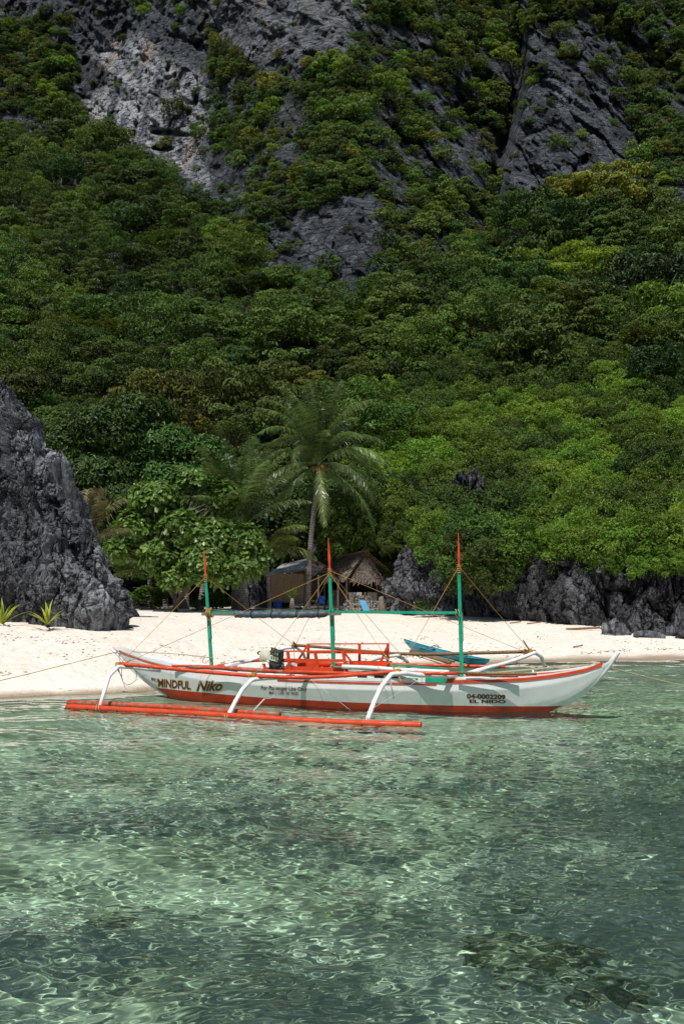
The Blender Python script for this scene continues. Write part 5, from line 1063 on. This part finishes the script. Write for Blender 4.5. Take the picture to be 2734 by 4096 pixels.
# red fender roll on the bench
MB().tube([P(1272, 2655, .08), P(1276, 2655, .08), P(1395, 2656, .08), P(1402, 2656, .08)], [.03, .058, .058, .03], 12).build('red_buoy', m_redp, boat)
MB().tube(spline([P(1345, 2650, 0), P(1325, 2662, -.03), P(1318, 2676, -.06), P(1300, 2676, -.08), P(1285, 2668, -.06)], 5), .010, 5).build('rope_loop', m_rope2, boat)
c = P(1398, 2656, .08); MB().tube([c+Vector((0, math.cos(a)*.06, math.sin(a)*.065)) for a in np.linspace(0, 6.283, 13)], .010, 5, cap=False).build('rope_loop', m_rope2, boat)
# lettering, laid on the curved side of the hull
def slab_text(txt, px0, px1, py_top, py_bot, name, serif=0.0, shear=0.0, bold=.02, gold=0, mt_=m_text, slope=0.0):
    cv = bpy.data.curves.new('t', 'FONT'); cv.body = txt; cv.size = 1; cv.offset = bold; cv.shear = shear; cv.resolution_u = 3
    to = bpy.data.objects.new('t', cv); me = bpy.data.meshes.new_from_object(to); bpy.data.objects.remove(to)
    n = len(me.vertices); co = np.zeros(n*3, np.float32); me.vertices.foreach_get('co', co); co = co.reshape(-1, 3)
    mnx, mxx = co[:, 0].min(), co[:, 0].max(); mny, mxy = co[:, 1].min(), co[:, 1].max()
    u = (co[:, 0]-mnx)/(mxx-mnx); v = (co[:, 1]-mny)/(mxy-mny)
    if serif:                      # little slabs at head and foot: widen the ends of each stem
        e = np.abs(v-.5)*2; u = u+np.sign(np.sin(co[:, 0]*37))*0
    out = []
    for a, b in zip(u, v):
        px = px0+(px1-px0)*a; py = py_bot+(py_top-py_bot)*b+slope*(a)
        t = -.42
        for _ in range(4):
            q = P(px, py, t); t = hull_pt(q.x, f_of_z(q.x, q.z), -1, .004+gold).y
        q = P(px, py, t); out.append((q.x, t, q.z))
    me.vertices.foreach_set('co', np.array(out, np.float32).ravel()); me.update(); return obj(name, me, mt_, boat)
def serif_text(*a, **k):
    slab_text(*a, **k)
slab_text('MINDFUL', 630, 764, 2713, 2749, 'lettering', bold=.045, mt_=m_gold, slope=11, gold=0); slab_text('MINDFUL', 633, 761, 2716, 2747, 'lettering', bold=.02, slope=11, gold=.003)
slab_text('Niko', 784, 892, 2722, 2766, 'lettering', bold=.045, shear=.35, mt_=m_gold); slab_text('Niko', 786, 888, 2724, 2763, 'lettering', bold=.018, shear=.35, gold=.003)
slab_text('M/BCA', 606, 633, 2708, 2722, 'lettering', bold=.01, slope=8)
slab_text('For Passenger Use Only', 1043, 1227, 2742, 2764, 'lettering', bold=.012, shear=.1, slope=6); slab_text('MAX. CAP. 10  PASS.', 1076, 1194, 2765, 2777, 'lettering', bold=.015, slope=4)
slab_text('04-0002209', 1865, 2020, 2775, 2795, 'lettering', bold=.045, slope=4); slab_text('EL NIDO', 1876, 2021, 2798, 2812, 'lettering', bold=.045, slope=2)
# ropes of the rig: taut lines
def rope(name, pts, r=.0042, mt_=m_rope, sag=0):
    Q = [q if isinstance(q, Vector) else P(*q) for q in pts]
    if len(Q) == 2: m_ = (Q[0]+Q[1])/2-Vector((0, 0, sag)); Q = [Q[0], m_, Q[1]]
    return MB().tube(spline(Q, 5), r, 5).build(name, mt_, boat)
for q in ([j1+Vector((0, 0, .03)), (476, 2660, -1.40)], [j1+Vector((0, 0, .02)), (1176, 2580, 1.5)], [j2, (478, 2662, -1.40)], [j2, (1017, 2700, -1.3)], [j2, (1182, 2580, 1.5)], [j2, (1584, 2688, -1.28)],
          [j2+Vector((0, 0, .02)), (1598, 2614, 1.5)], [j2+Vector((0, 0, .04)), (2098, 2608, 1.52)], [j3+Vector((0, 0, .05)), (1590, 2686, -1.28)], [j3+Vector((0, 0, .05)), (2118, 2604, 1.52)]): rope('stay_rope', q, sag=.01)
for a_, b_ in (((1530, 2610, -1.0), (1584, 2688, -1.28)), ((2090, 2560, 1.3), (2118, 2604, 1.5)), ((1172, 2566, 1.4), (1184, 2580, 1.5)), ((522, 2640, -1.36), (478, 2664, -1.4))): 
    rope('rope_tail', [a_, b_], .013)
rope('rope_tail', [(1592, 2692, -1.3), (1596, 2712, -1.35), (1605, 2728, -1.38)], .012); rope('rope_tail', [(1017, 2704, -1.33), (1000, 2700, -1.35), (992, 2712, -1.37)], .009); rope('rope_tail', [(476, 2664, -1.45), (474, 2680, -1.46), (478, 2688, -1.46)], .014)
rope('bow_rope', [(478, 2604, 0), (600, 2610, 0), (720, 2617, 0), (846, 2631, -.05)], .009, m_rope2); rope('rope_loop', [(846, 2631, -.06), (822, 2629, -.1), (810, 2645, -.1), (822, 2652, -.1), (838, 2640, -.08), (843, 2660, -.07)], .007, m_rope2)
rope('rope_loop', [(478, 2606, 0), (476, 2630, -.2), (486, 2660, -1.3), (490, 2720, -1.3), (515, 2738, -1.3), (543, 2720, -1.3), (546, 2685, -1.2)], .006, m_rope2)
coil(P(481, 2604, 0), .045, 4, 'rope_lashing', m_whitep, 'z', .009); coil(P(2408, 2668, 0), .065, 3, 'rope_lashing', m_rope, 'z')
rope('mooring_rope', [(480, 2604, 0), (240, 2664, -.6), (0, 2722, -1.7), (-420, 2800, -3.2)], .008, m_rope2); rope('mooring_rope', [(2412, 2664, 0), (2500, 2687, .4), (2668, 2729, 1.2), (2780, 2752, 1.6)], .010, m_rope2)
rope('bow_rope', [(1960, 2692, .2), (2120, 2678, .2), (2300, 2662, .1), (2404, 2660, 0)], .012, m_rope2)
for q in ([(396, 2800, -1.95), (610, 2685, -.9)], [(1464, 2850, -2.1), (1697, 2705, -.9)], [(1240, 2716, -.52), (1402, 2842, -.7)], [(805, 2702, -.5), (799, 2740, -.52)], [(1588, 2695, -1.2), (1589, 2740, -.6)]): rope('thin_line', q, .003, m_line)
rope('thin_line', [(1057, 2795, -1.7), (1086, 2792, -1.6), (1100, 2770, -1.2), (1100, 2742, -.6)], .004, m_line)
# rudder pin below the bow
MB().tube([P(2218, 2826, 0), P(2222, 2850, 0), P(2228, 2870, 0)], .014, 6).build('rudder_pin', m_bam, boat)
# ---- things lying on the boat
def to_world(v): c, s = math.cos(BA), math.sin(BA); return Vector((BO[0]+v[0]*c-v[1]*s, BO[1]+v[0]*s+v[1]*c, v[2]))
m_vest = paint('faded_vest_cloth', (.56, .58, .46), .9, None, .5, 9, .1); m_vestg = mat('vest_lime_stripe', (.55, .62, .30), .9)
vest = empty('life_vest', 'faded pale life vest with black straps hung over the left end of the red rail', 'life vest', (BO[0], BO[1], 0), BA)
def cloth(name, mt_, corners, th, bulge, nu=12, nv=10, quilts=0, ph=0):
    a_, b_, c_, d_ = [P(*q) for q in corners]; V, Q = [], []
    for side in (0, 1):
        for j in range(nv+1):
            for i in range(nu+1):
                u, v = i/nu, j/nv; p = a_.lerp(b_, u).lerp(d_.lerp(c_, u), v); k = math.sin(math.pi*u)**.4*math.sin(math.pi*v)**.4 if 0 < u < 1 and 0 < v < 1 else 0
                y = -th/2*(1 if side == 0 else -1)*k-bulge*k*(.8+.35*math.sin(u*9+ph)*math.sin(v*5+ph))-(.010*abs(math.sin(math.pi*u*quilts)) if quilts and side == 0 else 0)
                V.append((p.x+.01*math.sin(v*7+ph), p.y+y, p.z+.012*math.sin(u*6+ph)))
        Q.append(grid_quads(nv+1, nu+1)[:, ::(1 if side == 0 else -1)]+side*(nv+1)*(nu+1))
    return obj(name, np_mesh(name, np.array(V), np.concatenate(Q), True), mt_, vest)
cloth('back_panel', m_vest, ((1044, 2596, -.44), (1118, 2592, -.44), (1120, 2652, -.48), (1036, 2646, -.47)), .05, .03, ph=1)
cloth('lower_panel', m_vest, ((1062, 2640, -.50), (1108, 2636, -.50), (1112, 2664, -.50), (1075, 2660, -.50)), .04, .02, ph=2)
cloth('black_collar', m_black, ((1082, 2592, -.45), (1134, 2600, -.45), (1122, 2626, -.49), (1080, 2614, -.49)), .05, .04, quilts=6)
cloth('black_skirt', m_black, ((1070, 2650, -.52), (1120, 2650, -.52), (1122, 2680, -.52), (1082, 2678, -.52)), .05, .03, quilts=6)
cloth('side_strip', m_black, ((1118, 2600, -.47), (1134, 2602, -.45), (1128, 2676, -.50), (1118, 2670, -.52)), .04, .03)
for i, x in enumerate((1092, 1101, 1110)): MB().bar(P(x, 2614, -.535), P(x-1, 2640, -.545), .012, .012).build('lime_stripe', m_vestg, vest)
for a_, b_ in (((1080, 2616), (1118, 2626)), ((1076, 2642), (1116, 2652))): MB().bar(P(*a_, -.54), P(*b_, -.55), .02, .018).build('strap', m_black, vest)
for a_, b_ in (((1128, 2650), (1136, 2682)), ((1132, 2640), (1135, 2668))): MB().bar(P(*a_, -.46), P(*b_, -.46), .016, .012).build('strap', m_black, vest)
MB().tube(spline([P(1040, 2604, -.46), P(1030, 2612, -.46), P(1036, 2618, -.46)], 4), .012, 6).build('strap', m_black, vest)
rag_m = mat('striped_rag', (.5, .5, .55), .9); g = N(rag_m); wv = g.n('ShaderNodeTexWave', _Scale=14, _Distortion=6, _Detail=2); g.l(g.pos((1, 1, 1), True), wv.inputs[0]); g.l(g.ramp(wv.outputs[1], [(.4, (.08, .05, .12)), (.5, (.65, .65, .68))]), g.b.inputs['Base Color'])
V = []; c = P(1163, 2662, -.2); bm = bmesh.new(); bmesh.ops.create_icosphere(bm, subdivisions=3, radius=1)
for v in bm.verts:
    k = 1+.35*float(vnoise(np.array([v.co.x*2.3]), v.co.y*2.3, v.co.z*2.3)[0]); v.co = Vector((v.co.x*.085*k, v.co.y*.07*k, max(-.3, v.co.z)*.055*k))
me = bpy.data.meshes.new('striped_rag'); bm.to_mesh(me); bm.free(); o = obj('striped_rag', me, rag_m); o.location = to_world(c); tag(o, 'crumpled purple and white rag on the near red bench beside the life vest', 'rag')
p_ = MB().bar((0, 0, 0), (0, 0, 0.001), .001) if False else None

# ------------------------------------------------------------------ small blue canoe drawn up on the sand
m_can = paint('turquoise_paint', (.025, .25, .32), .4, (.06, .12, .12), .62, 4, .15); m_cdark = paint('blue_grey_interior', (.03, .16, .24), .6, None, .5, 4, .2)
ca, cb = Vector(W(1614, 2566, 27.6)), Vector(W(1956, 2620, 25.3)); cm_ = (ca+cb)/2; can = empty('blue_canoe', 'small turquoise canoe with thin outriggers drawn up on the wet sand behind the boat', 'canoe', (cm_.x, cm_.y, 0), math.atan2(cb.y-ca.y, cb.x-ca.x))
cl = (Vector((cb.x-ca.x, cb.y-ca.y, 0))).length; gz = float(bed_z(cm_.x, cm_.y))
def can_pt(u, f, side):    # u -1..1 along, f 0 keel..1 rim
    sh = .21+.075*abs(u)**2.6*(1 if u > 0 else 1.4); kz = .02+max(0, abs(u)-.72)**1.5*(2.3 if u < 0 else 1.9)*.75; b = .21*(1-abs(u)**2.6)
    kz = min(kz, sh-.01); return Vector((u*cl/2, side*b*f**.6, kz+(sh-kz)*f))
g0_, g1_ = float(bed_z(ca.x, ca.y)), float(bed_z(cb.x, cb.y))
def cz(u): return (g0_+g1_)/2-.03+u*(g1_-g0_)/2
V, Q = [], []; ns, nf = 40, 8
for side in (-1, 1):
    for inn in (0, 1):
        b = len(V)
        for i in range(ns+1):
            u = -1+2*i/ns
            for j in range(nf+1):
                p = can_pt(u, j/nf, side); 
                if inn: p.y *= .90; p.z = p.z*.97+.02*(1-j/nf)
                p.z += cz(u); V.append(tuple(p))
        q = grid_quads(ns+1, nf+1)+b; Q.append(q if (side < 0) ^ bool(inn) else q[:, ::-1])
obj('canoe_hull', np_mesh('canoe_hull', np.array(V), np.concatenate(Q), True), m_can, can)
for side in (-1, 1): MB().tube([can_pt(u, 1, side)+Vector((0, 0, cz(u))) for u in np.linspace(-1, 1, 24)], .012, 6).build('canoe_rim', m_can, can)
for u in (-.35, .05, .4): MB().bar(can_pt(u, .9, -1)+Vector((0, 0, cz(u))), can_pt(u, .9, 1)+Vector((0, 0, cz(u))), .10, .018).build('seat', m_cdark, can)
MB().box((-.3, 0, cz(0)+.09), (1.5, .18, .02)).build('inner_floor', m_cdark, can)
def cwp(px, py, d): v = Vector(W(px, py, d))-Vector((cm_.x, cm_.y, 0)); a = -can.rotation_euler.z; return Vector((v.x*math.cos(a)-v.y*math.sin(a), v.x*math.sin(a)+v.y*math.cos(a), v.z))
for a_, b_, r_, m_ in (((1640, 2606, 26.8), (1800, 2652, 25.1), .040, m_bam), ((1660, 2608, 27.0), (1815, 2646, 25.3), .034, m_grey_wood), ((1738, 2588, 28.3), (1830, 2610, 27.6), .030, m_greenp)): MB().tube([cwp(*a_), cwp(*b_)], r_, 8).build('canoe_float', m_, can)
for q in ([(1648, 2602, 26.8), (1670, 2598, 26.9), (1720, 2588, 27.2), (1744, 2580, 27.9), (1756, 2590, 28.2)], [(1785, 2650, 25.2), (1790, 2635, 25.5), (1815, 2622, 26.0), (1860, 2612, 26.6), (1880, 2605, 27.0), (1895, 2622, 27.4)]): MB().tube(spline([cwp(*x) for x in q], 5), .013, 6).build('canoe_arm', m_grey_wood, can)
MB().tube(spline([cwp(1617, 2572, 27.5), cwp(1680, 2584, 27.0), cwp(1740, 2590, 26.8)], 5), .006, 5).build('rope', m_black, can)
